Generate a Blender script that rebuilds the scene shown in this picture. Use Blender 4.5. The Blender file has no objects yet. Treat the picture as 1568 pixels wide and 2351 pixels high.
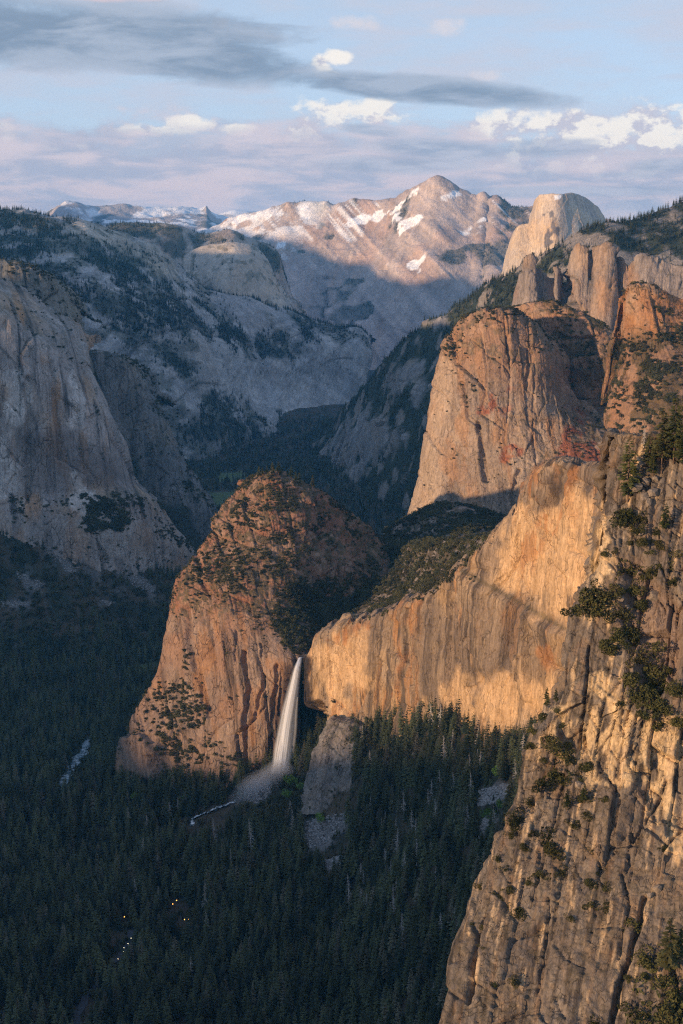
import bpy, math, random, time
import numpy as np
from mathutils import Vector, Matrix
R = math.radians
rng = np.random.default_rng(7)
random.seed(7)
sc = bpy.context.scene
col_ = sc.collection

# ------------------------------------------------------------------ camera
PITCH = R(10.0)
F = 3062.0                      # focal length in layout units (frame 1568 x 2351)
W_, H_ = 1568.0, 2351.0
cam_d = bpy.data.cameras.new('camera')
cam_d.sensor_fit = 'VERTICAL'
cam_d.sensor_height = 36.0
cam_d.lens = F / H_ * 36.0
cam_d.clip_start = 1.0
cam_d.clip_end = 90000.0
cam = bpy.data.objects.new('camera', cam_d)
cam.location = (0, 0, 0)
cam.rotation_euler = (math.pi / 2 - PITCH, 0, 0)
col_.objects.link(cam)
sc.camera = cam
sc.view_settings.view_transform = 'Standard'
sc.view_settings.look = 'None'
sc.view_settings.exposure = 0.35
sc.view_settings.gamma = 1.0
sc.cycles.max_bounces = 4
sc.cycles.diffuse_bounces = 2
sc.cycles.glossy_bounces = 1
sc.cycles.transmission_bounces = 2
sc.cycles.transparent_max_bounces = 12
sc.cycles.volume_bounces = 1
sc.cycles.use_denoising = False
sc.cycles.filter_width = 1.2
sc.cycles.use_adaptive_sampling = True
sc.cycles.adaptive_threshold = 0.008
sc.cycles.adaptive_min_samples = 48

# ------------------------------------------------------------------ sun
SUN_AZ = R(58.0)                # to the left of straight behind the camera
SUN_EL = R(8.0)
SUN_DIR = np.array([-math.sin(SUN_AZ) * math.cos(SUN_EL), -math.cos(SUN_AZ) * math.cos(SUN_EL), math.sin(SUN_EL)])
sun_d = bpy.data.lights.new('sun', 'SUN')
sun_d.energy = 5.0
sun_d.angle = R(1.0)
sun_d.color = (1.0, 0.66, 0.37)
sun = bpy.data.objects.new('sun', sun_d)
sun.rotation_euler = Vector(tuple(SUN_DIR)).to_track_quat('Z', 'Y').to_euler()
col_.objects.link(sun)

# ------------------------------------------------------------------ shader helper
class E:
    """tiny expression builder for shader nodes"""
    def __init__(self, nt, s): self.nt, self.s = nt, s
    def _m(self, op, *a, clamp=False):
        n = self.nt.nodes.new('ShaderNodeMath'); n.operation = op; n.use_clamp = clamp
        for i, x in enumerate((self,) + a):
            if isinstance(x, E): self.nt.links.new(x.s, n.inputs[i])
            else: n.inputs[i].default_value = x
        return E(self.nt, n.outputs[0])
    def __add__(self, o): return self._m('ADD', o)
    __radd__ = __add__
    def __sub__(self, o): return self._m('SUBTRACT', o)
    def __rsub__(self, o): return (self * -1.0) + o
    def __mul__(self, o): return self._m('MULTIPLY', o)
    __rmul__ = __mul__
    def __truediv__(self, o): return self._m('DIVIDE', o)
    def __pow__(self, o): return self._m('POWER', o)
    def clamp(self): return self._m('ADD', 0.0, clamp=True)
    def max(self, o): return self._m('MAXIMUM', o)
    def min(self, o): return self._m('MINIMUM', o)
    def abs(self): return self._m('ABSOLUTE')
    def step(self, a, b):
        n = self.nt.nodes.new('ShaderNodeMapRange'); n.interpolation_type = 'SMOOTHSTEP'
        inv = b < a
        if inv: a, b = b, a
        self.nt.links.new(self.s, n.inputs[0]); n.inputs[1].default_value = a; n.inputs[2].default_value = b
        n.inputs[3].default_value = 1.0 if inv else 0.0; n.inputs[4].default_value = 0.0 if inv else 1.0
        return E(self.nt, n.outputs[0])
def nnoise(nt, vec, scale, detail=5, rough=0.55, dist=0.0, color=False):
    n = nt.nodes.new('ShaderNodeTexNoise')
    n.inputs['Scale'].default_value = scale; n.inputs['Detail'].default_value = detail
    n.inputs['Roughness'].default_value = rough; n.inputs['Distortion'].default_value = dist
    nt.links.new(vec, n.inputs['Vector'])
    return n.outputs['Color'] if color else E(nt, n.outputs[0])
def nmap(nt, vec, scale=(1, 1, 1), loc=(0, 0, 0)):
    n = nt.nodes.new('ShaderNodeMapping'); n.inputs['Scale'].default_value = scale; n.inputs['Location'].default_value = loc
    nt.links.new(vec, n.inputs['Vector']); return n.outputs[0]
def nmix(nt, f, a, b, mode='MIX'):
    n = nt.nodes.new('ShaderNodeMix'); n.data_type = 'RGBA'; n.blend_type = mode
    for i, x in ((0, f), (6, a), (7, b)):
        if isinstance(x, E): nt.links.new(x.s, n.inputs[i])
        elif isinstance(x, bpy.types.NodeSocket): nt.links.new(x, n.inputs[i])
        elif i == 0: n.inputs[0].default_value = x
        else: n.inputs[i].default_value = (x[0], x[1], x[2], 1)
    return n.outputs[2]

# ------------------------------------------------------------------ world: sky with clouds
def build_world():
    w = bpy.data.worlds.new('World'); sc.world = w; w.use_nodes = True
    w.cycles.sampling_method = 'MANUAL'; w.cycles.sample_map_resolution = 256
    nt = w.node_tree; nt.nodes.clear()
    out = nt.nodes.new('ShaderNodeOutputWorld'); bg = nt.nodes.new('ShaderNodeBackground')
    nt.links.new(bg.outputs[0], out.inputs[0]); bg.inputs[1].default_value = 0.1
    sky = nt.nodes.new('ShaderNodeTexSky'); sky.sky_type = 'NISHITA'; sky.sun_disc = False
    sky.sun_elevation = SUN_EL
    sky.sun_rotation = math.atan2(SUN_DIR[0], SUN_DIR[1])
    sky.altitude = 2100; sky.air_density = 1.0; sky.dust_density = 1.0; sky.ozone_density = 2.0
    tc = nt.nodes.new('ShaderNodeTexCoord'); d = tc.outputs['Generated']
    sep = nt.nodes.new('ShaderNodeSeparateXYZ'); nt.links.new(d, sep.inputs[0])
    x, y, z = (E(nt, sep.outputs[i]) for i in range(3))
    az = x._m('ARCTAN2', y)
    el = z._m('ARCSINE')
    # cloud coordinates: X, V run along azimuth and elevation (one unit = 1/3062 rad)
    X = az * F + 784.0
    V = 1175.5 - (el + PITCH) * (F * 1.03)
    n1 = nnoise(nt, nmap(nt, d, (1, 1, 3.2)), 9.0, 6, 0.55, 0.3)                   # broad
    n3 = nnoise(nt, nmap(nt, d, (1, 1, 5.0), (1, 5, 2)), 15.0, 6, 0.58, 0.4)       # streaks
    def billow(off): return nnoise(nt, nmap(nt, d, (1, 1, 1.5), (3 + off[0], 1, 7 + off[1])), 42.0, 7, 0.60, 0.0)
    n2 = billow((0, 0)); n2l = billow((0.010, -0.016))
    lit = ((n2 - n2l) * 4.0 + 0.5).clamp()
    def blob(u0, v0, ru, rv, slope=0.0, flatb=1.0):
        dv = V - (X - u0) * slope - v0
        if flatb != 1.0: dv = dv.max(0.0) * (1.0 / (rv * flatb)) + dv.min(0.0) * (1.0 / rv)
        else: dv = dv * (1.0 / rv)
        return 1.0 - (((X - u0) * (1.0 / ru)) ** 2.0 + dv * dv)
    def comb(ms):
        m = ms[0]
        for k in ms[1:]: m = m.max(k)
        return m.max(-2.5)
    # clear sky, veiled by thin high cloud
    skyc = nmix(nt, 1.0, sky.outputs[0], (2.5, 2.45, 2.5), 'MULTIPLY')
    veil = ((n1 * 0.7 + n3 * 0.3).step(0.30, 0.75) * 0.2 + 0.72) * (1.0 - el.step(0.22, 0.75) * 0.72)
    low = el.step(0.30, 0.0)
    c = nmix(nt, veil, skyc, nmix(nt, low, (4.2, 4.9, 5.9), (4.9, 5.3, 6.2)))
    c = nmix(nt, (n3 * 0.6 + n1 * 0.4).step(0.42, 0.66) * (0.55 - el.step(0.25, 0.8) * 0.35), c, (5.4, 5.2, 5.9))
    # lilac bank low over the horizon, all round
    bank = (el * -14.0 + (n1 - 0.5) * 1.3 + (n2 - 0.5) * 1.2 + 1.55).step(0.0, 0.35) * 0.92
    bankc = nmix(nt, (n3 * 0.65 + n1 * 0.35).step(0.40, 0.60), (3.9, 4.0, 5.0), (6.2, 5.3, 5.6))
    bankc = nmix(nt, (n3 * 0.4 + n2 * 0.4 + lit * 0.2).step(0.50, 0.66) * 0.7, bankc, (7.0, 6.0, 6.0))
    c = nmix(nt, bank, c, bankc)
    # faint far puffs
    fp = comb([blob(1015, 76, 46, 22), blob(820, 66, 70, 20), blob(520, 72, 30, 18), blob(1100, 180, 60, 18)])
    c = nmix(nt, (fp + (n2 - 0.5) * 3.5).step(0.0, 1.1) * 0.6, c, (6.9, 6.0, 5.9))
    # sunlit cumulus: solid tops
    cu = comb([blob(736, 158, 24, 26), blob(772, 138, 34, 18), blob(752, 180, 40, 10), blob(700, 290, 50, 30), blob(770, 262, 90, 44), blob(860, 262, 80, 36), blob(440, 290, 60, 22), blob(370, 300, 70, 16), blob(560, 298, 50, 15), blob(165, 336, 50, 10), blob(40, 310, 40, 20),
               blob(1150, 290, 90, 44), blob(1260, 300, 140, 46), blob(1460, 290, 100, 56), blob(1570, 305, 100, 60), blob(1400, 345, 280, 60)])
    cu = (cu + (n2 - 0.5) * 4.8 + 0.1).step(-0.1, 1.0)
    cuc = nmix(nt, ((V * -0.005) + 1.95 + (n2 - 0.5) * 3.2 + (lit - 0.5) * 2.2).clamp(), (5.3, 5.0, 5.6), (8.6, 7.9, 7.1))
    c = nmix(nt, cu * 0.92, c, cuc)
    # lilac sheet in front of their bases
    sheet = (V + (X - 1060.0).step(0.0, 120.0) * -72.0 + (n3 - 0.5) * 110.0 + (n2 - 0.5) * 60.0).step(262.0, 318.0) * (V.step(500.0, 440.0) * 0.5 + 0.4)
    sc_ = nmix(nt, (n3 * 0.6 + n1 * 0.4).step(0.42, 0.58), (4.1, 4.2, 5.1), (6.1, 5.3, 5.7))
    sc_ = nmix(nt, (V.step(360.0, 440.0) * (n3.step(0.42, 0.60))) * 0.6, sc_, (6.9, 5.4, 5.4))
    c = nmix(nt, sheet * 0.9, c, sc_)
    # grey undersides
    gu = comb([blob(1235, 338, 150, 26), blob(1000, 340, 190, 30, 0.06), blob(900, 372, 230, 26), blob(850, 296, 90, 16, 0.1), blob(1510, 380, 130, 20), blob(1240, 435, 500, 16)])
    gu = (gu + (n3 - 0.5) * 2.2).step(0.0, 0.9)
    c = nmix(nt, gu * 0.75, c, nmix(nt, n3.step(0.42, 0.60), (2.9, 3.4, 4.4), (4.5, 4.7, 5.5)))
    # flat grey bank, upper left, tailing off to the right
    g = comb([blob(60, 100, 680, 84), blob(430, 138, 340, 60, 0.10), blob(960, 208, 360, 34, 0.08)])
    g = (g * 1.3 + (n3 - 0.5) * 2.4 + (n2 - 0.5) * 0.8 + 0.1).step(-0.1, 1.0)
    gc = nmix(nt, (n3 * 0.55 + n1 * 0.45).step(0.43, 0.60), (2.0, 2.6, 3.5), (3.6, 4.1, 5.0))
    c = nmix(nt, g * 0.97, c, gc)
    pk = (blob(120, -4, 380, 36).max(-2.5) + (n3 - 0.5) * 2.4).step(0.0, 0.7)
    c = nmix(nt, pk * 0.9, c, (6.4, 5.0, 5.2))
    nt.links.new(c, bg.inputs[0])
build_world()

# ------------------------------------------------------------------ numpy noise
def _h(ix, iy, iz, seed):
    with np.errstate(over='ignore'):
        h = ix.astype(np.uint32) * np.uint32(374761393) + iy.astype(np.uint32) * np.uint32(668265263) + iz.astype(np.uint32) * np.uint32(2246822519) + np.uint32((seed * 3266489917) & 0xffffffff)
        h = (h ^ (h >> np.uint32(13))) * np.uint32(1274126177)
        h = (h ^ (h >> np.uint32(15))) * np.uint32(2654435761)
        return h ^ (h >> np.uint32(16))
_TAB = rng.uniform(-1, 1, (64, 64, 64)).astype(np.float32)
_TAB = np.pad(_TAB, ((0, 1), (0, 1), (0, 1)), mode='wrap').ravel()
def _perlin(p, seed):
    """lattice noise from a periodic table"""
    o = np.array([(seed * 12.9898) % 61.7, (seed * 78.233) % 59.3, (seed * 37.719) % 57.1], np.float32)
    p = p + o
    fl = np.floor(p); f = p - fl
    i = fl.astype(np.int32) & 63
    f = f * f * (3 - 2 * f)
    k = (i[:, 0] * 65 + i[:, 1]) * 65 + i[:, 2]
    fx, fy, fz = f[:, 0], f[:, 1], f[:, 2]
    def e(q):
        a = _TAB.take(q); return a + (_TAB.take(q + 1) - a) * fz
    a = e(k); a += (e(k + 65) - a) * fy
    b = e(k + 4225); b += (e(k + 4290) - b) * fy
    a += (b - a) * fx
    return a
from concurrent.futures import ThreadPoolExecutor
POOL = ThreadPoolExecutor(4)
def perlin(p, seed=0):
    p = np.asarray(p, np.float32); sh = p.shape[:-1]; p = p.reshape(-1, 3)
    ch = [p[k:k + 20000] for k in range(0, len(p), 20000)]
    return np.concatenate(list(POOL.map(lambda c: _perlin(c, seed), ch))).reshape(sh)
def fbm(p, octv=4, seed=0, gain=0.5, lac=2.03):
    a, r, t = 1.0, 0, 0
    p = np.asarray(p, np.float32)
    for k in range(octv):
        r = r + a * perlin(p, seed + k * 17); t += a; a *= gain; p = p * lac
    return r / t
def ridged(p, octv=4, seed=0, gain=0.5):
    a, r, t = 1.0, 0, 0
    p = np.asarray(p, np.float32)
    for k in range(octv):
        r = r + a * (1 - 2 * np.abs(perlin(p, seed + k * 17))); t += a; a *= gain; p = p * 2.03
    return r / t
def _worley(a, b, seed=0):
    """2D cells: F1, F2, three cell randoms, offset to the cell point"""
    ia, ib = np.floor(a).astype(np.int32), np.floor(b).astype(np.int32)
    f1 = np.full(a.shape, 9.0, np.float32); f2 = f1.copy()
    hh = np.zeros(a.shape, np.uint32); oa = np.zeros(a.shape, np.float32); ob = oa.copy()
    for da in (-1, 0, 1):
        for db in (-1, 0, 1):
            h = _h(ia + da, ib + db, np.full_like(ia, seed & 0xffff), seed)
            pa = ia + da + 0.1 + 0.8 * (h & np.uint32(1023)).astype(np.float32) / 1023
            pb = ib + db + 0.1 + 0.8 * ((h >> np.uint32(10)) & np.uint32(1023)).astype(np.float32) / 1023
            d = np.hypot(a - pa, b - pb).astype(np.float32)
            n = d < f1
            f2 = np.where(n, f1, np.minimum(f2, d)); f1 = np.where(n, d, f1)
            hh = np.where(n, h, hh); oa = np.where(n, a - pa, oa); ob = np.where(n, b - pb, ob)
    q = _h(hh.astype(np.int64).astype(np.uint32).view(np.int32), ia * 0, ia * 0, 5)
    r1 = (q & np.uint32(1023)).astype(np.float32) / 1023; r2 = ((q >> np.uint32(10)) & np.uint32(1023)).astype(np.float32) / 1023
    r3 = ((q >> np.uint32(20)) & np.uint32(1023)).astype(np.float32) / 1023
    return f1, f2, r1, r2, r3, oa, ob
def worley(a, b, seed=0):
    sh = a.shape; a = np.ravel(a).astype(np.float32); b = np.ravel(b).astype(np.float32)
    r = list(POOL.map(lambda k: _worley(a[k:k + 20000], b[k:k + 20000], seed), range(0, len(a), 20000)))
    return tuple(np.concatenate([x[i] for x in r]).reshape(sh) for i in range(7))
def sst(a, b, x):
    t = np.clip((x - a) / (b - a), 0, 1); return t * t * (3 - 2 * t)
def lerp(a, b, t):
    t = np.asarray(t)[..., None] if np.ndim(a) != np.ndim(t) or np.shape(a)[-1:] == (3,) else t
    return a + (b - a) * t

# ------------------------------------------------------------------ layout helpers
CP, SP = math.cos(PITCH), math.sin(PITCH)
def at(u, v, Y):
    """a point at distance Y ahead, seen in direction (u, v)"""
    cx = (u - W_ / 2) / F; cy = -(v - H_ / 2) / F
    dx, dy, dz = cx, CP + cy * SP, -SP + cy * CP
    return np.array([dx / dy * Y, Y, dz / dy * Y])
def proj(P):
    x, y, z = P[..., 0], P[..., 1], P[..., 2]
    d = y * CP - z * SP; h = y * SP + z * CP
    d = np.where(d < 1, 1, d)
    return W_ / 2 + F * x / d, H_ / 2 - F * h / d
def pchip(t, V, q):
    t = np.asarray(t, float); V = np.asarray(V, float)
    h = np.diff(t); hs = h.reshape((-1,) + (1,) * (V.ndim - 1))
    d = np.diff(V, axis=0) / hs
    m = np.zeros_like(V); m[0] = d[0]; m[-1] = d[-1]
    if len(t) > 2:
        w1 = 2 * hs[1:] + hs[:-1]; w2 = hs[1:] + 2 * hs[:-1]
        ok = d[:-1] * d[1:] > 0
        with np.errstate(divide='ignore', invalid='ignore'):
            mm = (w1 + w2) / (w1 / d[:-1] + w2 / d[1:])
        m[1:-1] = np.where(ok, mm, 0)
    k = np.clip(np.searchsorted(t, q) - 1, 0, len(t) - 2)
    s = ((q - t[k]) / h[k]).reshape((-1,) + (1,) * (V.ndim - 1)); hk = hs[k]
    return ((2 * s**3 - 3 * s**2 + 1) * V[k] + (s**3 - 2 * s**2 + s) * hk * m[k] + (-2 * s**3 + 3 * s**2) * V[k + 1] + (s**3 - s**2) * hk * m[k + 1])
def loft(net, su, sv):
    """net[rows][cols] of 3D points -> dense grid with spacing su across, sv down; parts turned away from view are coarser"""
    net, (nl, nr, ntp) = net if isinstance(net, tuple) else (net, (0, 0, 0))
    net = np.asarray(net, float)
    def samp(l, step, first, last):
        t = np.r_[0, np.cumsum(l)]; out = []
        for k in range(len(l)):
            fac = 1.0
            if k < first: fac = 2.0 if k == first - 1 else 7.0
            if k >= len(l) - last: fac = 2.0 if k == len(l) - last else 7.0
            n = max(2, int(round(l[k] / (step * fac))))
            out.append(np.linspace(t[k], t[k + 1], n, endpoint=False))
        return t, np.r_[np.concatenate(out), t[-1]]
    lu = np.linalg.norm(np.diff(net, axis=1), axis=2).mean(0) + 1e-6
    lv = np.linalg.norm(np.diff(net, axis=0), axis=2).mean(1) + 1e-6
    tu, qu = samp(lu, su, nl, nr); tv, qv = samp(lv, sv, ntp, 0)
    g = pchip(tu, net.transpose(1, 0, 2), qu).transpose(1, 0, 2)
    return pchip(tv, g, qv)
def net_px(rows):
    return np.array([[at(*p) for p in r] for r in rows])
def wrap(net, top=None, left=None, right=None, bottom=None):
    """close the body behind its outline: rows behind the crest, columns behind the flanks, a foot below"""
    net = np.asarray(net, float)
    if left:
        n = [net[:, :1] + np.array(o) for o in left][::-1]
        net = np.concatenate(n + [net], 1)
    if right:
        net = np.concatenate([net] + [net[:, -1:] + np.array(o) for o in right], 1)
    if top:
        net = np.concatenate([net[:1] + np.array(o) for o in top][::-1] + [net], 0)
    if bottom:
        net = np.concatenate([net] + [net[-1:] + np.array(o) for o in bottom], 0)
    return net, (len(left or ()), len(right or ()), len(top or ()))
def normals(P):
    a = np.gradient(P, axis=1); b = np.gradient(P, axis=0)
    n = np.cross(b, a); n /= np.linalg.norm(n, axis=2, keepdims=True) + 1e-9
    if (n * -P).sum(2).mean() < 0: n = -n
    return n
def inpoly(u, v, poly):
    r = np.zeros(u.shape, bool); j = len(poly) - 1
    for i in range(len(poly)):
        (xi, yi), (xj, yj) = poly[i], poly[j]
        c = ((yi > v) != (yj > v)) & (u < (xj - xi) * (v - yi) / (yj - yi + 1e-9) + xi)
        r ^= c; j = i
    return r
def polydist(u, v, poly, closed=True, pad=60.0):
    """distance to a polyline; negative inside when closed; 1e3 beyond the padded box"""
    q = np.array(poly, float)
    m = (u > q[:, 0].min() - pad) & (u < q[:, 0].max() + pad) & (v > q[:, 1].min() - pad) & (v < q[:, 1].max() + pad)
    out = np.full(u.shape, 1e3)
    uu, vv = u[m], v[m]
    if not len(uu): return out
    d = np.full(uu.shape, 1e9)
    for i in range(len(poly) - (0 if closed else 1)):
        (x0, y0), (x1, y1) = poly[i], poly[(i + 1) % len(poly)]
        ex, ey = x1 - x0, y1 - y0
        t = np.clip(((uu - x0) * ex + (vv - y0) * ey) / (ex * ex + ey * ey + 1e-9), 0, 1)
        d = np.minimum(d, np.hypot(uu - x0 - t * ex, vv - y0 - t * ey))
    out[m] = np.where(inpoly(uu, vv, poly), -d, d) if closed else d
    return out
_wob = {}
def wobble(P, wl, octv, seed):
    k = (id(P), wl, octv, seed)
    if k not in _wob:
        if len(_wob) > 40: _wob.clear()
        _wob[k] = (fbm(P / wl, octv, seed), P)
    return _wob[k][0]
def patch(u, v, poly, soft, P=None, wob=0.0, wl=40.0, seed=3):
    d = polydist(u, v, poly)
    if wob and P is not None: d = d + wob * wobble(P, wl, 4, seed)
    return 1 - sst(-soft, soft, d)

# ------------------------------------------------------------------ mesh helpers
def mesh_from(name, V, Fc, mat=None, attrs=None, smooth=True):
    me = bpy.data.meshes.new(name)
    V = np.asarray(V, np.float32).reshape(-1, 3); Fc = np.asarray(Fc, np.int32)
    k = Fc.shape[1]
    me.vertices.add(len(V)); me.vertices.foreach_set('co', V.ravel())
    me.loops.add(Fc.size); me.loops.foreach_set('vertex_index', Fc.ravel())
    me.polygons.add(len(Fc)); me.polygons.foreach_set('loop_start', np.arange(0, Fc.size, k, dtype=np.int32))
    me.polygons.foreach_set('loop_total', np.full(len(Fc), k, np.int32))
    me.polygons.foreach_set('use_smooth', np.full(len(Fc), smooth, bool))
    me.update(calc_edges=True)
    for nm, a in (attrs or {}).items():
        a = np.asarray(a, np.float32)
        if a.ndim == 2 and a.shape[1] == 3:
            at_ = me.attributes.new(nm, 'FLOAT_COLOR', 'POINT')
            at_.data.foreach_set('color', np.c_[a, np.ones(len(a))].astype(np.float32).ravel())
        else:
            at_ = me.attributes.new(nm, 'FLOAT', 'POINT'); at_.data.foreach_set('value', a.ravel())
    if mat: me.materials.append(mat)
    return me
def grid_faces(nv, nu, flip=False):
    i = np.arange(nv * nu).reshape(nv, nu)
    q = np.stack([i[:-1, :-1], i[:-1, 1:], i[1:, 1:], i[1:, :-1]], -1).reshape(-1, 4)
    return q[:, ::-1] if flip else q
def add(name, me, parent=None, loc=None, **tags):
    o = bpy.data.objects.new(name, me); col_.objects.link(o)
    if parent: o.parent = parent
    if loc is not None: o.location = loc
    for k, v in tags.items(): o[k] = v
    return o
def empty(name, loc, **tags):
    o = bpy.data.objects.new(name, None); o.empty_display_size = 2; o.location = loc; col_.objects.link(o)
    for k, v in tags.items(): o[k] = v
    return o
# ------------------------------------------------------------------ materials
def new_mat(name):
    m = bpy.data.materials.new(name); m.use_nodes = True
    nt = m.node_tree; b = nt.nodes['Principled BSDF']
    b.inputs['Roughness'].default_value = 0.9
    b.inputs['Specular IOR Level'].default_value = 0.15
    return m, nt, b
def rock_mat(name, s, bump=0.6, var=0.5, streak=0.35, cracks=1.0):
    """granite: large stains come from the mesh attribute, grain, block tones, darker cracks and fine relief from noise; s = grain size in metres"""
    m, nt, b = new_mat(name)
    a = nt.nodes.new('ShaderNodeAttribute'); a.attribute_name = 'col'
    g = nt.nodes.new('ShaderNodeNewGeometry'); p = g.outputs['Position']
    n1 = nnoise(nt, p, 1.0 / (s * 3), 4, 0.7)
    n2 = nnoise(nt, nmap(nt, p, (1, 1, 0.10)), 1.0 / (s * 2.2), 3, 0.65)
    wv = nt.nodes.new('ShaderNodeVectorMath'); wv.operation = 'MULTIPLY_ADD'
    nt.links.new(nnoise(nt, p, 1.0 / (s * 14), 1, 0.6, color=True), wv.inputs[0]); wv.inputs[1].default_value = (s * 11,) * 3; nt.links.new(p, wv.inputs[2])
    def vor(scale, feat, zs):
        v = nt.nodes.new('ShaderNodeTexVoronoi'); v.feature = feat; v.inputs['Scale'].default_value = scale
        nt.links.new(nmap(nt, wv.outputs[0], (1, 1, zs)), v.inputs['Vector']); return v
    vc = vor(1.0 / (s * 9), 'F1', .36); cell = nt.nodes.new('ShaderNodeSeparateColor'); nt.links.new(vc.outputs['Color'], cell.inputs[0])
    tone = E(nt, cell.outputs[0])
    ed = E(nt, vor(1.0 / (s * 9), 'DISTANCE_TO_EDGE', .36).outputs['Distance'])
    br = nnoise(nt, p, 1.0 / (s * 22), 1, 0.6).step(0.45, 0.62)
    crk = ed.step(0.05, 0.0) * br * cracks
    f = (n1 - 0.5) * (2.6 * var) + (n2 - 0.5) * (2.6 * streak) + (tone - 0.5) * (0.5 * var) + 1.0
    f = f * (1.0 - crk * 0.55)
    cmb = nt.nodes.new('ShaderNodeCombineXYZ')
    for i in range(3): nt.links.new(f.max(0.12).s, cmb.inputs[i])
    nt.links.new(nmix(nt, 1.0, a.outputs['Color'], cmb.outputs[0], 'MULTIPLY'), b.inputs['Base Color'])
    n3 = nnoise(nt, nmap(nt, p, (1, 1, 0.45)), 1.0 / (s * 2.5), 4, 0.72)
    bp = nt.nodes.new('ShaderNodeBump'); bp.inputs['Strength'].default_value = bump; bp.inputs['Distance'].default_value = s * 2.0
    nt.links.new((n3 + n2 * 0.6 + tone * 0.35 - crk * 0.6).s, bp.inputs['Height']); nt.links.new(bp.outputs[0], b.inputs['Normal'])
    return m
C = lambda *a: np.array(a, float)
GREY = C(.33, .31, .295); PALE = C(.52, .49, .45); TAN = C(.40, .33, .26); DARK = C(.11, .10, .095); RUST = C(.40, .19, .09)
OCHRE = C(.50, .31, .13); RED = C(.33, .12, .075); BRUSH = C(.085, .085, .045); DUFF = C(.12, .095, .065); SNOW = C(.86, .88, .92); FOREST = C(.030, .038, .026)

def hrand(i, j, k):
    return (_h(np.asarray(i, np.int32), np.asarray(j, np.int32), np.full(np.shape(i), k, np.int32), 77) & np.uint32(0xffff)).astype(np.float32) / 65535.0
def joints(a, z, P, cs, asp, seed, lean=0.0):
    """vertical joint sets: slabs split across at staggered heights, every block with its own offset and tilt -> relief, joint mask"""
    aa = a / cs + lean * z / cs + 0.30 * fbm(P / (cs * 3.0), 2, seed) + 0.5 * fbm(np.stack([a / (cs * 2.4), a * 0, z / (cs * 14)], -1), 1, seed + 1)
    i = np.floor(aa).astype(np.int32); fa = aa - i - 0.5
    r0 = hrand(i, i * 0, seed)
    bb = z / (cs * asp * (0.6 + 0.9 * r0)) + 9.7 * r0 + (hrand(i, i * 0, seed + 1) - 0.5) * 1.4 * fa + 0.25 * fbm(P / (cs * 2.0), 2, seed + 2)
    j = np.floor(bb).astype(np.int32); fb = bb - j - 0.5
    o = (r0 - 0.5) * 0.45 + (hrand(i, j, seed + 3) - 0.5) * 1.2
    t = fa * (hrand(i, j, seed + 4) - 0.5) * 2.2 + fb * (hrand(i, j, seed + 5) - 0.55) * 0.9
    e = np.minimum(0.5 - np.abs(fa), (0.5 - np.abs(fb)) * asp * 0.6)
    return o + t, 1 - sst(0.0, 0.07, e)
def granite(P, N, th, big=(12, 120), flute=(5, 22), blocks=((40, 2.2, 6), (14, 2.5, 2.5)), seed=1, crack=0.5, lean=0.0):
    z = P[..., 2]; a = math.cos(th) * P[..., 0] + math.sin(th) * P[..., 1] + lean * z
    steep = 1 - sst(0.55, 0.85, N[..., 2])
    d = big[0] * fbm(P / big[1], 5, seed)
    q = np.stack([a / flute[1], P[..., 1] / (flute[1] * 6), z / (flute[1] * 7)], -1)
    d = d + steep * flute[0] * 0.5 * (0.5 * ridged(q, 3, seed + 31) + 0.6 * fbm(q * 2.1, 3, seed + 32))
    for k, (cs, asp, amp) in enumerate(blocks):
        r, e = joints(a, z, P, cs, asp, seed * 7 + k * 11, 0.05 * ((k * 2 + seed) % 3 - 1))
        m = 0.35 + 0.65 * sst(-0.25, 0.15, fbm(P / (cs * 4), 2, seed + 61 + k))
        d = d + (0.3 + 0.7 * steep) * amp * m * (r - crack * e)
    d = d + (1 - steep) * blocks[-1][2] * 2.2 * fbm(P / (blocks[-1][0] * 1.5), 4, seed + 71)
    return d
def granite_col(P, N, th, base=GREY, alt=PALE, dark=DARK, warm=TAN, ochre=0.25, stain=0.5, sw=10.0, veg=0.5, vegc=BRUSH, seed=11, vs=25.0, lean=0.0):
    z = P[..., 2]; a = math.cos(th) * P[..., 0] + math.sin(th) * P[..., 1] + lean * z
    c = lerp(np.broadcast_to(base, P.shape), alt, sst(-0.25, 0.45, fbm(P / (sw * 6), 4, seed)))
    c = lerp(c, warm, 0.7 * sst(-0.05, 0.4, fbm(P / (sw * 9), 4, seed + 1)))
    q = np.stack([a / sw, a * 0, z / (sw * 14)], -1)
    st = fbm(q, 4, seed + 2) + 0.35 * fbm(P / (sw * 8), 3, seed + 3)
    c = lerp(c, dark, stain * sst(0.02, 0.38, st))
    oc = fbm(np.stack([a / (sw * 2.2), a * 0 + 3, z / (sw * 9)], -1), 4, seed + 4)
    c = lerp(c, RUST * 0.5 + OCHRE * 0.5, ochre * sst(0.12, 0.42, oc))
    if veg:
        ve = sst(0.42, 0.72, N[..., 2] + 0.35 * fbm(P / vs, 4, seed + 7))
        c = lerp(c, vegc, veg * ve * sst(-0.25, 0.2, fbm(P / (vs * 0.5), 3, seed + 8)))
    return c
MASS = {}
TONE = dict(fore=(.80, .75, .69), gold=(.82, .72, .61), butt=(.82, .70, .61), cath=(.84, .73, .63), shoulder=(.82, .69, .59), spire=(.84, .69, .57), greyspire=(.84, .78, .74), left=(.98, .95, .93), left2=(.66, .68, .64), left3=(.80, .82, .83), apron=(.9, .87, .84), south=(.9, .9, .9))
CREST = dict(gold=(9, 16), butt=(5, 12), cath=(7, 14), greyspire=(12, 26), shoulder=(6, 14), spire=(6, 12), left=(6, 18))
ROCK = {}
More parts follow.
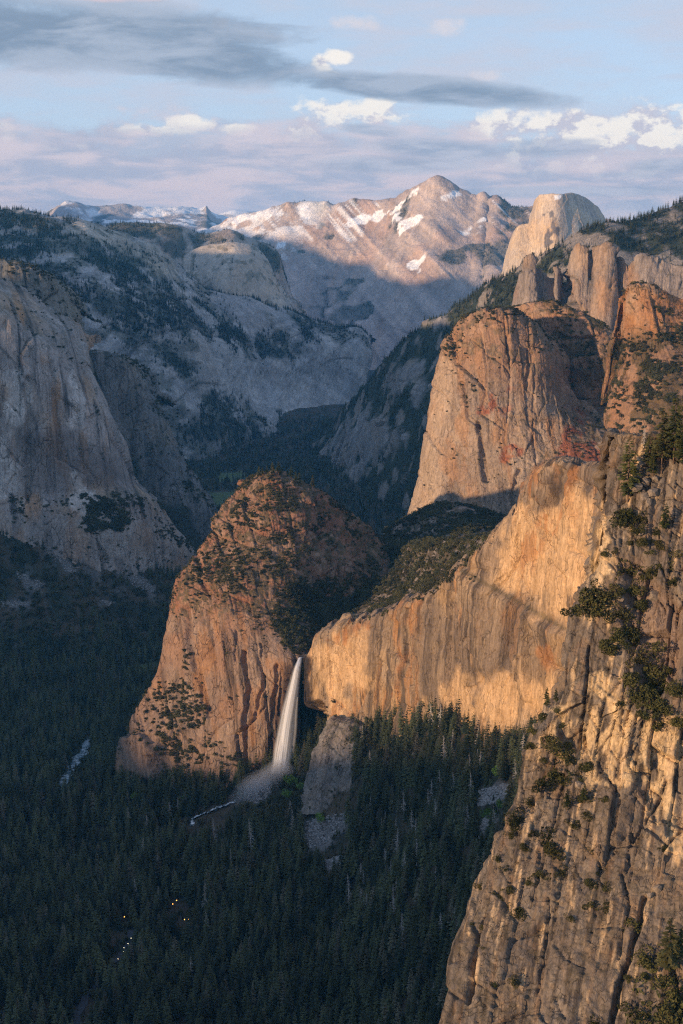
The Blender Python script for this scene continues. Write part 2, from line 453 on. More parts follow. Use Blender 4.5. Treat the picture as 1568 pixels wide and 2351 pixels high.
def massif(key, name, net, su, sv, disp, color, mat, label, kind='structure'):
    P = loft(net, su, sv); N = normals(P)
    u, v = proj(P)
    P = P + N * disp(P, N, u, v)[..., None]
    if key in CREST:                                     # broken skyline: blocks and notches along the lip
        amp, wl = CREST[key]; nt_ = net[1][2]; k0 = int(np.argmin(v.mean(1)))
        row = np.arange(P.shape[0])[:, None]; span = max(4, P.shape[0] * 0.05)
        wgt = np.exp(-((row - k0) / span) ** 2)
        aa = (P[..., 0] - 0.4 * P[..., 1]) / wl + 0.7 * fbm(P / (wl * 2), 2, 901); i0 = np.floor(aa).astype(np.int32)
        P[..., 2] += wgt * amp * ((hrand(i0, i0 * 0, 903) - 0.6) + 0.7 * fbm(P / (wl * 0.8), 3, 905))
    N = normals(P); u, v = proj(P)
    c = np.clip(color(P, N, u, v) * np.array(TONE.get(key, 1.0)), 0.005, 0.95)
    nv, nu = P.shape[:2]
    qn = np.cross(np.gradient(P, axis=1), np.gradient(P, axis=0)); flip = (qn * N).sum(2).mean() < 0
    me = mesh_from(name, P, grid_faces(nv, nu, flip), mat, {'col': c.reshape(-1, 3)})
    o = add(name, me, kind=kind, label=label)
    MASS[key] = dict(P=P, N=N, u=u, v=v, c=c, o=o)
    return MASS[key]

# ------------------------------------------------------------------ valley ground: one sheet through surveyed points
GP = np.array([at(*p) for p in [
    (-500, 2351, 1498), (0, 2351, 1498), (500, 2351, 1485), (800, 2351, 1420), (1000, 2351, 1260), (1300, 2351, 1000), (1700, 2351, 700), (2400, 2351, 500),
    (-500, 2100, 1780), (0, 2100, 1780), (600, 2100, 1755), (850, 2100, 1640), (1000, 2100, 1390), (1300, 2100, 1050), (1800, 2000, 760),
    (0, 1900, 2090), (400, 1900, 2080), (600, 1900, 1990), (850, 1900, 1790), (1000, 1900, 1540), (1150, 1900, 1250), (1400, 1900, 1020),
    (0, 1800, 2280), (250, 1800, 2270), (450, 1850, 2090), (560, 1850, 2040), (640, 1785, 2110), (680, 1785, 2080), (760, 1830, 1930), (900, 1795, 1760), (1050, 1785, 1560), (1150, 1770, 1440),
    (0, 1690, 2540), (200, 1690, 2530), (800, 1725, 1950), (920, 1772, 1790), (1060, 1762, 1660), (0, 1560, 2900), (340, 1560, 2900), (560, 1500, 3120),
    (350, 1420, 3420), (400, 1330, 3800), (250, 1420, 3400), (100, 1450, 3230), (-300, 1500, 3130), (0, 1300, 3400), (100, 1255, 3445), (165, 1276, 3465), (240, 1291, 3500), (300, 1308, 3530), (360, 1320, 3565), (420, 1326, 3640), (470, 1330, 3750), (-300, 1200, 3400), (0, 1170, 3480),
    (450, 1260, 4400), (600, 1200, 4900), (800, 1200, 4900), (950, 1215, 4750), (1100, 1230, 4600), (700, 1100, 5950), (560, 1100, 5950), (450, 1100, 5950), (760, 1060, 6600), (700, 1000, 7650), (560, 1000, 7650),
    (1345, 1690, 1380), (1430, 1670, 1300), (1290, 1705, 1440), (1208, 1735, 1530), (1140, 1748, 1600), (1250, 1745, 1310), (1350, 1760, 1130), (420, 1015, 7300), (650, 992, 7800), (500, 950, 7650), (300, 1000, 7300)]])
EXTRA = np.array([(-3000, 0, -920), (-3000, 2500, -760), (-4500, 5000, -500), (3500, 0, 0), (3000, 2500, -200), (3500, 5000, 0), (0, 0, -900), (0, -3000, -930), (-3000, -3000, -930), (600, 400, -700), (4000, -3000, 0),
    (0, 10000, -850), (3000, 9000, -100), (-4000, 9000, -100)], float)
GPT = np.concatenate([GP, EXTRA])
def _tps():
    X = GPT[:, :2] / 1000; n = len(X)
    d = np.linalg.norm(X[:, None] - X[None], axis=2)
    K = np.where(d > 0, d * d * np.log(d + 1e-9), 0) + np.eye(n) * 0.004
    A = np.zeros((n + 3, n + 3)); A[:n, :n] = K; A[:n, n] = 1; A[:n, n + 1:] = X; A[n, :n] = 1; A[n + 1:, :n] = X.T
    return X, np.linalg.solve(A, np.r_[GPT[:, 2], 0, 0, 0])
_TX, _TW = _tps()
def ground_z(x, y):
    sh = np.shape(x); q = np.stack([np.ravel(x), np.ravel(y)], 1) / 1000.0
    z = np.empty(len(q))
    for i in range(0, len(q), 60000):
        s = q[i:i + 60000]
        d2 = ((s[:, None] - _TX[None]) ** 2).sum(2)
        z[i:i + 60000] = (0.5 * d2 * np.log(d2 + 1e-12)) @ _TW[:-3] + _TW[-3] + s @ _TW[-2:]
    far = sst(9500, 14000, q[:, 1] * 1000) + sst(4500, 8000, np.abs(q[:, 0]) * 1000)
    z = np.clip(z, -960, 150)
    z = z + (-960 - z) * np.clip(far, 0, 1)
    return z.reshape(sh)
gy = np.concatenate([np.linspace(-8000, 900, 40)[:-1], np.linspace(900, 2700, 260)[:-1], np.linspace(2700, 9000, 240)[:-1], np.linspace(9000, 33000, 30)])
gx = np.concatenate([np.linspace(-23000, -1700, 30)[:-1], np.linspace(-1700, 1300, 300)[:-1], np.linspace(1300, 23000, 30)])
GX, GY = np.meshgrid(gx, gy)
GZ = ground_z(GX, GY)
Pg = np.stack([GX, GY, GZ], -1)
near = sst(900, 1200, GY) * (1 - sst(8000, 9000, GY)) * (1 - sst(1300, 1700, np.abs(GX)))
Pg[..., 2] += near * (4 * fbm(Pg / 60, 4, 90) + 10 * fbm(Pg / 260, 3, 91))
ug, vg = proj(Pg)
gc = lerp(np.broadcast_to(DUFF * 0.8, Pg.shape), FOREST * 1.2, sst(-0.2, 0.3, fbm(Pg / 40, 4, 92)))
MEADOWS = [([(455, 1135), (540, 1128), (548, 1150), (500, 1165), (455, 1160)], 5), ([(500, 1085), (560, 1082), (568, 1100), (505, 1108)], 5), ([(318, 1525), (360, 1518), (362, 1540), (325, 1545)], 5),
           ]
gm = 0
for poly, sf in MEADOWS: gm = np.maximum(gm, patch(ug, vg, poly, sf, Pg, 8, 40))
gc = lerp(gc, C(.11, .15, .06), gm)
TALUS = [([(75, 1205), (115, 1210), (140, 1260), (160, 1300), (120, 1290), (90, 1250)], 7), ([(185, 1285), (215, 1290), (240, 1330), (290, 1358), (265, 1362), (200, 1335)], 7),
         ([(250, 1285), (300, 1305), (365, 1345), (350, 1362), (310, 1345), (262, 1310)], 6), ([(35, 1310), (80, 1330), (105, 1345), (80, 1358), (45, 1335)], 6), ([(20, 1150), (75, 1150), (130, 1200), (100, 1215), (60, 1190)], 8), ([(120, 1260), (160, 1290), (185, 1320), (150, 1310)], 6),
         ([(0, 1380), (70, 1385), (60, 1398), (0, 1395)], 5), ([(230, 1378), (265, 1385), (250, 1395)], 4),
         ([(700, 1890), (790, 1870), (812, 1880), (770, 1915), (745, 1945), (705, 1955), (690, 1920)], 8), ([(1095, 1815), (1160, 1795), (1185, 1810), (1150, 1840), (1100, 1850)], 8), ([(1110, 1880), (1135, 1860), (1130, 1890), (1100, 1925)], 6),
         ([(740, 1985), (790, 1965), (795, 1990), (740, 2010)], 5), ([(560, 1845), (610, 1812), (640, 1798), (600, 1850)], 8)]
gt = 0
for poly, sf in TALUS: gt = np.maximum(gt, patch(ug, vg, poly, sf, Pg, 26, 30))
gc = lerp(gc, C(.17, .165, .16) * (1 + 0.5 * fbm(Pg / 9, 3, 93)[..., None]), gt)
GCLR = np.maximum(gm, gt)
ground_m = rock_mat('ground_duff', 2.0, 0.8, 0.4, 0.0)
me = mesh_from('ground', Pg, grid_faces(*Pg.shape[:2], flip=True), ground_m, {'col': np.clip(gc, .01, .9).reshape(-1, 3)})
add('ground', me, kind='structure', label='forest floor of the valley with pale talus fans and small meadows')

# ------------------------------------------------------------------ foreground cliff, lower right
def foreground():
    L = [(1408, 1000, 640), (1404, 1061, 635), (1392, 1190, 622), (1378, 1315, 605), (1308, 1425, 598), (1292, 1520, 590), (1279, 1612, 582), (1216, 1703, 585), (1186, 1812, 576), (1158, 1908, 565), (1112, 2018, 552), (1076, 2108, 541), (1046, 2215, 528), (1024, 2330, 514), (1000, 2450, 500), (960, 2620, 480)]
    fr = [0, .06, .2, .42, .68, 1]
    rows = []
    for (ul, v, Y) in L:
        rows.append([(ul + (1760 - ul) * f, v - (0 if v > 1100 else 20 * f), Y - 22 * f - 14 * math.sqrt(f) ) for f in fr])
    net = wrap(net_px(rows), top=[(0, 10, -3), (5, 40, -28), (10, 100, -100)], left=[(4, 25, -2), (25, 90, -10)], right=[(45, -8, 2), (110, 10, 0), (180, 120, -40)])
    th = -0.2
    ledge = [(1405, 1290), (1440, 1330), (1420, 1400), (1440, 1470), (1470, 1560), (1500, 1600), (1560, 1560), (1568, 1400), (1500, 1330), (1470, 1280)]
    def disp(P, N, u, v):
        d = granite(P, N, th, (4.0, 34), (1.2, 7), ((14, 2.3, 4.2), (6.0, 1.7, 2.4), (2.3, 1.5, 1.1)), 3, 0.6, -0.12)
        # long open cracks and the big corner
        for poly, w, dp in (([(1388, 1070), (1392, 1180), (1388, 1250)], 3.5, 5), ([(1480, 2060), (1462, 2150), (1425, 2250), (1400, 2350)], 5, 6), ([(1350, 1480), (1342, 1590), (1330, 1700), (1325, 1740)], 3, 3), ([(1565, 2140), (1550, 2230), (1560, 2351)], 4, 3),
                            ([(1260, 2060), (1250, 2150), (1230, 2280)], 3, 2.5), ([(1110, 2100), (1090, 2200), (1075, 2300)], 5, 4), ([(1430, 2010), (1445, 2080), (1420, 2200)], 3, 2.5), ([(1530, 1790), (1500, 1850), (1455, 1930)], 3, 2.5), ([(1290, 1800), (1250, 1960), (1215, 2080)], 3, 2)):
            dd = polydist(u + 6 * wobble(P, 6, 3, 40), v, poly, False)
            d = d - dp * (1 - sst(w * 0.35, w * 1.6, dd))
        # overhang roofs
        for poly, dp in (([(1265, 1640), (1330, 1620), (1345, 1720), (1290, 1730)], 4.0), ([(1460, 1640), (1568, 1650), (1568, 1900), (1500, 1880), (1440, 1760)], 2.5), ([(1440, 1920), (1520, 1880), (1545, 1960), (1500, 2010), (1450, 2000)], -2.5)):
            d = d - dp * patch(u, v, poly, 4, P, 10, 10)
        lg = patch(u, v, ledge, 14, P, 16, 15)
        d = d - lg * 6
        return d
    def color(P, N, u, v):
        c = granite_col(P, N, th, C(.19, .165, .145), C(.27, .235, .20), C(.06, .052, .048), C(.25, .195, .145), 0.2, 0.8, 1.5, 0.5, C(.12, .10, .06), 21, 6.0, -0.16)
        a = math.cos(th) * P[..., 0] + math.sin(th) * P[..., 1] - 0.16 * P[..., 2]
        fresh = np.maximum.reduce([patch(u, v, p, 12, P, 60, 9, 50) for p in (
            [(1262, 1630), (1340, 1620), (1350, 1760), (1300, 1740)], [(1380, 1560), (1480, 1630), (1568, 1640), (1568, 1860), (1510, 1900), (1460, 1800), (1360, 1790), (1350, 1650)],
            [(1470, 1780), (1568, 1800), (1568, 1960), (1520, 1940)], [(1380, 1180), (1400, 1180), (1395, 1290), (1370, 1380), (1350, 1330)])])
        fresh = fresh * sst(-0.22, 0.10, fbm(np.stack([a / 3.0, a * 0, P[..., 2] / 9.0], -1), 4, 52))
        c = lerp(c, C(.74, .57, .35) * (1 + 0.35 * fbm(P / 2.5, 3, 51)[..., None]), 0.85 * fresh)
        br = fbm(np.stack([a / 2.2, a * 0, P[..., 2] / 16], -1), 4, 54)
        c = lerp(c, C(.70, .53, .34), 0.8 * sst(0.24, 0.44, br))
        scree = patch(u, v, ledge, 14, P, 22, 12) * 0.6
        c = lerp(c, C(.30, .22, .18), scree)
        return c
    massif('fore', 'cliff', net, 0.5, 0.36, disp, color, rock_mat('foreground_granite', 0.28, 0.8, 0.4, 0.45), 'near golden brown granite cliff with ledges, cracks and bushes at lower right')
foreground()

# ------------------------------------------------------------------ long golden wall right of the fall
def golden():
    u_ = [703, 735, 765, 850, 960, 1060, 1140, 1180, 1208, 1225, 1290, 1345, 1430]
    vt = [1514, 1462, 1440, 1412, 1368, 1303, 1238, 1160, 1095, 1068, 1056, 1060, 1070]
    vb = [1705, 1690, 1670, 1694, 1724, 1706, 1690, 1680, 1672, 1668, 1640, 1620, 1590]
    Y_ = [2150, 2110, 2080, 1990, 1870, 1760, 1670, 1630, 1600, 1580, 1510, 1450, 1360]
    rows = []
    for f, dy in ((0, 12), (.04, 2), (.25, -4), (.5, -8), (.75, -14), (1, -24), (1.4, -40)):
        rows.append([(a, t + (b - t) * f, y + dy) for a, t, b, y in zip(u_, vt, vb, Y_)])
    net = wrap(net_px(rows), top=[(6, 25, 2), (30, 90, -18), (90, 300, -90)], left=[(-4, 45, -4)], right=[(60, -80, 0)])
    th = math.atan2(-780, 240)
    def disp(P, N, u, v):
        d = granite(P, N, th, (14, 110), (2.5, 26), ((60, 1.8, 7), (24, 2.2, 3.6), (8, 1.8, 1.3)), 5, 0.4, 0.1)
        s = (v - 1310) - (u - 1060) * (1445 - 1310) / (1300 - 1060.)
        lower = sst(-14, 14, s + 12 * fbm(P / 60, 3, 8)) * sst(1030, 1085, u)
        d = d + 9 * lower
        # dark alcove beside the fall
        d = d - 45 * patch(u, v, [(690, 1625), (725, 1612), (745, 1640), (735, 1700), (700, 1780), (680, 1780)], 10, P, 14, 30)
        for poly, w, dp in (([(928, 1400), (925, 1520), (905, 1640)], 5, 6), ([(1205, 1395), (1222, 1440), (1243, 1480), (1245, 1560)], 2.5, 4), ([(830, 1640), (850, 1660), (880, 1700)], 4, 5), ([(1000, 1650), (1020, 1600), (1060, 1700)], 3, 3), ([(812, 1420), (818, 1520), (810, 1600)], 3, 3)):
            d = d - dp * (1 - sst(w * .4, w * 1.7, polydist(u + 6 * wobble(P, 20, 3, 9), v, poly, False)))
        d = d + 14 * patch(u, v, [(1238, 1085), (1262, 1075), (1268, 1120), (1255, 1180), (1240, 1140)], 5, P, 6, 20)
        d = d - 9 * patch(u, v, [(1275, 1070), (1310, 1085), (1300, 1180), (1268, 1230), (1262, 1150)], 6, P, 8, 20)
        return d
    def color(P, N, u, v):
        c = granite_col(P, N, th, C(.33, .275, .225), C(.46, .38, .29), C(.10, .088, .08), C(.42, .31, .19), 0.6, 0.85, 8.0, 0.0, BRUSH, 31)
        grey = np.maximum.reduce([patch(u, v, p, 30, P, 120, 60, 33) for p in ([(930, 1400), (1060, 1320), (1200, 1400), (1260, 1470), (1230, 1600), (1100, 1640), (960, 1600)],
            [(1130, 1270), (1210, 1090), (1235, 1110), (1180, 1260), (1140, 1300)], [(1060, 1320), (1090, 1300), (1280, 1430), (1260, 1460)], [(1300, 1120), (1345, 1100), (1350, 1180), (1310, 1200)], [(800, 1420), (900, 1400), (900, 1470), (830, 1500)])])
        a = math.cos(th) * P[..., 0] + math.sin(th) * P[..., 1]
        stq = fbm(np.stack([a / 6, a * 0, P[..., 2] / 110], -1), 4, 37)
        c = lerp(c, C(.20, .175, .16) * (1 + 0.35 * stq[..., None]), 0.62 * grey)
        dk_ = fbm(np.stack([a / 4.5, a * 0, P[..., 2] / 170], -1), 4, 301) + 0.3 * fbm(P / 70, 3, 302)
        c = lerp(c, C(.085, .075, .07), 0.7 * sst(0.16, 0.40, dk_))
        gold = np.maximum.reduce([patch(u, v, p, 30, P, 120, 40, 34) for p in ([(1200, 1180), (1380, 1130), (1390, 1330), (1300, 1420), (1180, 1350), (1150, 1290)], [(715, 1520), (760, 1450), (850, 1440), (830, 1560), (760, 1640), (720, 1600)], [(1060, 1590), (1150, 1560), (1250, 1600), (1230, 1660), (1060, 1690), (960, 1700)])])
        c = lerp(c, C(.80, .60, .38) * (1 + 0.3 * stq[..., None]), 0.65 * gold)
        orange = np.maximum.reduce([patch(u, v, p, 10, P, 36, 22, 35) for p in ([(1272, 1070), (1330, 1080), (1310, 1180), (1250, 1240), (1230, 1200), (1262, 1140)], [(1170, 1280), (1230, 1220), (1260, 1240), (1200, 1330)], [(735, 1470), (830, 1420), (850, 1440), (760, 1480)], [(1235, 1500), (1275, 1470), (1285, 1500), (1260, 1560)], [(770, 1620), (800, 1640), (820, 1690), (780, 1680)], [(925, 1390), (955, 1370), (940, 1480), (920, 1600), (905, 1600)], [(1205, 1075), (1250, 1060), (1215, 1150), (1195, 1150)])])
        c = lerp(c, C(.46, .235, .105), 0.6 * orange * sst(-0.25, 0.15, fbm(np.stack([a / 9, a * 0, P[..., 2] / 60], -1), 4, 39)))
        wet = np.maximum(patch(u, v, [(680, 1500), (712, 1510), (716, 1600), (735, 1640), (730, 1720), (690, 1790), (670, 1780)], 8, P, 14, 20, 36), 0)
        c = lerp(c, C(.035, .032, .035), 0.93 * wet)
        led = (1 - sst(0, 9, polydist(u, v, [(1060, 1310), (1130, 1348), (1200, 1388), (1300, 1445)], False) + 4 * fbm(P / 15, 3, 38)))
        c = lerp(c, BRUSH, 0.5 * led)
        return c
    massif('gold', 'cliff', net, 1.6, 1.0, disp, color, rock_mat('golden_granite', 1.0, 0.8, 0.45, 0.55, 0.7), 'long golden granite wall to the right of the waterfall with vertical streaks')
golden()

# ------------------------------------------------------------------ granite slab leaning at the foot of the golden wall
def apron():
    rows = [[(748, 1672, 2015), (763, 1652, 2010), (788, 1656, 1998), (815, 1664, 1985), (848, 1682, 1975)],
            [(728, 1702, 2000), (750, 1692, 1980), (782, 1692, 1965), (820, 1696, 1952), (866, 1712, 1950)],
            [(705, 1757, 1985), (735, 1748, 1956), (775, 1746, 1938), (818, 1746, 1922), (868, 1756, 1925)],
            [(693, 1815, 1965), (722, 1812, 1930), (760, 1805, 1912), (806, 1798, 1895), (850, 1800, 1895)],
            [(686, 1865, 1945), (715, 1870, 1905), (755, 1865, 1888), (800, 1855, 1870), (845, 1850, 1870)]]
    net = wrap(net_px(rows), top=[(4, 25, -2), (10, 60, -30)], left=[(2, 22, -4), (14, 60, -20)], right=[(5, 20, -10), (10, 60, -40)])
    massif('apron', 'rock_slab', net, 1.2, 1.2, lambda P, N, u, v: granite(P, N, -0.3, (11, 45), (1.5, 10), ((20, 1.4, 4.5), (8, 1.2, 1.8), (3.5, 1.1, .8)), 6, 0.5),
           lambda P, N, u, v: granite_col(P, N, -0.3, C(.27, .25, .235), C(.36, .33, .30), C(.12, .11, .10), C(.33, .27, .22), 0.1, 0.5, 5, 0.5, BRUSH, 41, 10), rock_mat('slab_granite', 1.0, 0.9, 0.5, 0.3), 'grey rough slab leaning at the foot of the golden wall right of the waterfall')
apron()

# ------------------------------------------------------------------ buttress left of the fall
def buttress():
    rows = [
        [(548, 1108, 2530), (590, 1084, 2505), (640, 1079, 2490), (690, 1100, 2490), (735, 1122, 2500), (778, 1154, 2520), (832, 1194, 2540), (886, 1250, 2560)],
        [(503, 1172, 2490), (560, 1165, 2440), (630, 1160, 2420), (690, 1168, 2430), (745, 1190, 2450), (800, 1218, 2480), (850, 1252, 2500), (895, 1290, 2500)],
        [(481, 1242, 2450), (530, 1250, 2390), (610, 1250, 2360), (690, 1255, 2370), (750, 1272, 2400), (805, 1292, 2420), (850, 1318, 2430), (880, 1345, 2420)],
        [(403, 1330, 2410), (470, 1325, 2340), (555, 1335, 2300), (635, 1342, 2300), (700, 1352, 2320), (750, 1368, 2340), (790, 1390, 2345), (815, 1410, 2330)],
        [(384, 1425, 2380), (440, 1430, 2300), (520, 1440, 2250), (590, 1448, 2225), (640, 1455, 2212), (680, 1465, 2206), (705, 1472, 2215), (725, 1472, 2235)],
        [(368, 1505, 2355), (420, 1510, 2275), (500, 1515, 2222), (570, 1520, 2195), (620, 1520, 2180), (655, 1518, 2170), (678, 1514, 2165), (698, 1513, 2172)],
        [(347, 1590, 2340), (410, 1590, 2258), (490, 1595, 2205), (560, 1600, 2172), (610, 1600, 2158), (643, 1600, 2156), (665, 1600, 2162), (690, 1600, 2190)],
        [(296, 1670, 2320), (370, 1680, 2240), (460, 1685, 2190), (540, 1690, 2158), (595, 1690, 2145), (632, 1690, 2140), (655, 1690, 2146), (686, 1690, 2185)],
        [(274, 1740, 2295), (350, 1735, 2230), (440, 1760, 2180), (520, 1770, 2148), (575, 1765, 2133), (612, 1770, 2130), (640, 1775, 2138), (680, 1775, 2175)],
        [(268, 1810, 2260), (350, 1810, 2205), (440, 1850, 2150), (510, 1845, 2115), (560, 1835, 2105), (605, 1820, 2110), (640, 1815, 2120), (675, 1815, 2160)]]
    net = wrap(net_px(rows), top=[(0, 25, -4), (10, 70, -60), (20, 140, -260)], left=[(8, 45, -5), (60, 130, -20)], bottom=[(0, -10, -60)])
    def disp(P, N, u, v):
        fac = sst(1380, 1480, v)
        d1 = granite(P, N, 0.25, (14, 130), (6, 26), ((45, 2.6, 7), (16, 3.0, 3.0), (6, 2.2, 1.1)), 7, 0.5)
        d2 = granite(P, N, 0.25, (12, 90), (3, 16), ((30, 1.2, 5), (11, 1.1, 3.0), (5, 1.0, 1.4)), 8, 0.4)
        d = d1 * fac + d2 * (1 - fac)
        for poly, w, dp in (([(568, 1500), (572, 1600), (562, 1700), (560, 1770)], 4, 10), ([(600, 1480), (606, 1560), (590, 1640)], 3, 6), ([(640, 1530), (628, 1620), (620, 1740)], 5, 7), ([(430, 1400), (440, 1500), (480, 1640)], 7, 9), ([(545, 1450), (548, 1520)], 2.5, 4), ([(650, 1540), (640, 1640)], 4, 5),
                            ([(455, 1280), (462, 1330), (480, 1360)], 6, 8)):
            d = d - dp * (1 - sst(w * .4, w * 1.7, polydist(u + 7 * wobble(P, 18, 3, 9), v, poly, False)))
        # separate lower pinnacles, left
        d = d + 16 * patch(u, v, [(280, 1690), (330, 1680), (360, 1720), (360, 1790), (270, 1800)], 8, P, 14, 30) - 14 * patch(u, v, [(355, 1700), (400, 1690), (420, 1760), (390, 1800), (362, 1790)], 10, P, 14, 30)
        return d
    def color(P, N, u, v):
        c = granite_col(P, N, 0.25, C(.30, .245, .21), C(.40, .335, .28), C(.09, .08, .075), C(.38, .25, .17), 0.5, 0.75, 6.0, 0.0, BRUSH, 51)
        up = 1 - sst(1390, 1450, v + 30 * fbm(P / 60, 3, 57))
        cu = lerp(np.broadcast_to(C(.30, .185, .13), P.shape), C(.38, .29, .23), sst(-0.2, 0.35, fbm(P / 22, 4, 52)))
        cu = lerp(cu, C(.38, .17, .10), 0.5 * sst(0.05, 0.35, fbm(P / 45, 4, 53)))
        cu = lerp(cu, BRUSH * 1.2, 0.85 * sst(-0.10, 0.14, fbm(P / 9, 4, 54) + 0.5 * (N[..., 2] - 0.5)))
        c = lerp(c, cu, 0.85 * up)
        wet = np.maximum(patch(u, v, [(655, 1530), (690, 1515), (690, 1600), (685, 1790), (560, 1830), (560, 1760), (600, 1740), (625, 1660)], 12, P, 22, 25, 55), 0)
        c = lerp(c, C(.075, .06, .06), 0.85 * wet)
        lw = patch(u, v, [(330, 1600), (430, 1590), (480, 1660), (545, 1740), (545, 1840), (260, 1840), (270, 1700)], 20, P, 30, 40, 56)
        c = lerp(c, C(.29, .25, .225) * (1 + 0.3 * fbm(P / 15, 3, 58)[..., None]), 0.6 * lw)
        return c
    massif('butt', 'cliff', net, 1.3, 1.1, disp, color, rock_mat('buttress_granite', 1.3, 0.9, 0.45, 0.4), 'red brown rounded granite buttress left of the waterfall, brushy on top')
buttress()

# ------------------------------------------------------------------ hanging valley behind the lip of the fall
def hanging():
    A = [(694, 1520, 2180), (706, 1492, 2215), (728, 1466, 2250), (805, 1402, 2350), (872, 1330, 2460), (892, 1275, 2600), (890, 1250, 2740), (880, 1245, 2900)]
    B = [(706, 1518, 2158), (745, 1462, 2110), (790, 1438, 2070), (870, 1410, 1985), (960, 1374, 1890), (1060, 1308, 1780), (1130, 1252, 1700), (1160, 1220, 1690)]
    a, b = net_px([A])[0], net_px([B])[0]
    b[:, 2] -= 6
    mid = (a + b) / 2; mid[:, 2] -= np.array([2, 6, 10, 25, 20, 20, 0, 0]); 
    q1 = (a + mid) / 2; q1[:, 2] -= 6
    q3 = (b + mid) / 2; q3[:, 2] -= 4
    net = np.stack([a, q1, mid, q3, b, b + np.array([20, 20, -30])], 0)
    massif('hang', 'hillside', net, 3, 3, lambda P, N, u, v: 6 * fbm(P / 50, 4, 3), lambda P, N, u, v: lerp(np.broadcast_to(DUFF, P.shape), C(.26, .22, .19), sst(0.05, 0.3, fbm(P / 14, 4, 61))), rock_mat('brushy_ground', 2.0, 0.8, 0.5, 0.0), 'brush covered hanging valley above the lip of the waterfall')
    rows = [[(880, 1248, 2800), (940, 1212, 2830), (1000, 1184, 2830), (1060, 1180, 2800), (1130, 1198, 2740), (1200, 1220, 2640)],
            [(893, 1270, 2600), (950, 1262, 2560), (1010, 1255, 2500), (1070, 1245, 2430), (1130, 1240, 2350), (1200, 1230, 2300)],
            [(885, 1330, 2440), (940, 1315, 2350), (1000, 1300, 2250), (1060, 1290, 2150), (1120, 1262, 2050), (1180, 1235, 1950)],
            [(860, 1390, 2300), (920, 1380, 2180), (980, 1360, 2060), (1040, 1325, 1930), (1100, 1285, 1820), (1160, 1240, 1740)],
            [(820, 1425, 2230), (880, 1420, 2100), (950, 1395, 1960), (1030, 1345, 1840), (1090, 1300, 1760), (1150, 1250, 1700)]]
    net = wrap(net_px(rows), top=[(0, 60, 10), (0, 200, -40)])
    massif('saddle', 'hillside', net, 4, 3, lambda P, N, u, v: 8 * fbm(P / 60, 4, 4) + 2 * fbm(P / 12, 3, 5), lambda P, N, u, v: lerp(np.broadcast_to(DUFF, P.shape), C(.28, .23, .19), sst(0.0, 0.3, fbm(P / 14, 4, 62))), ROCK.setdefault('brush', rock_mat('brushy_saddle', 2.0, 0.8, 0.5, 0.0)), 'dark brushy saddle between the buttress and the tall rock behind it')
hanging()

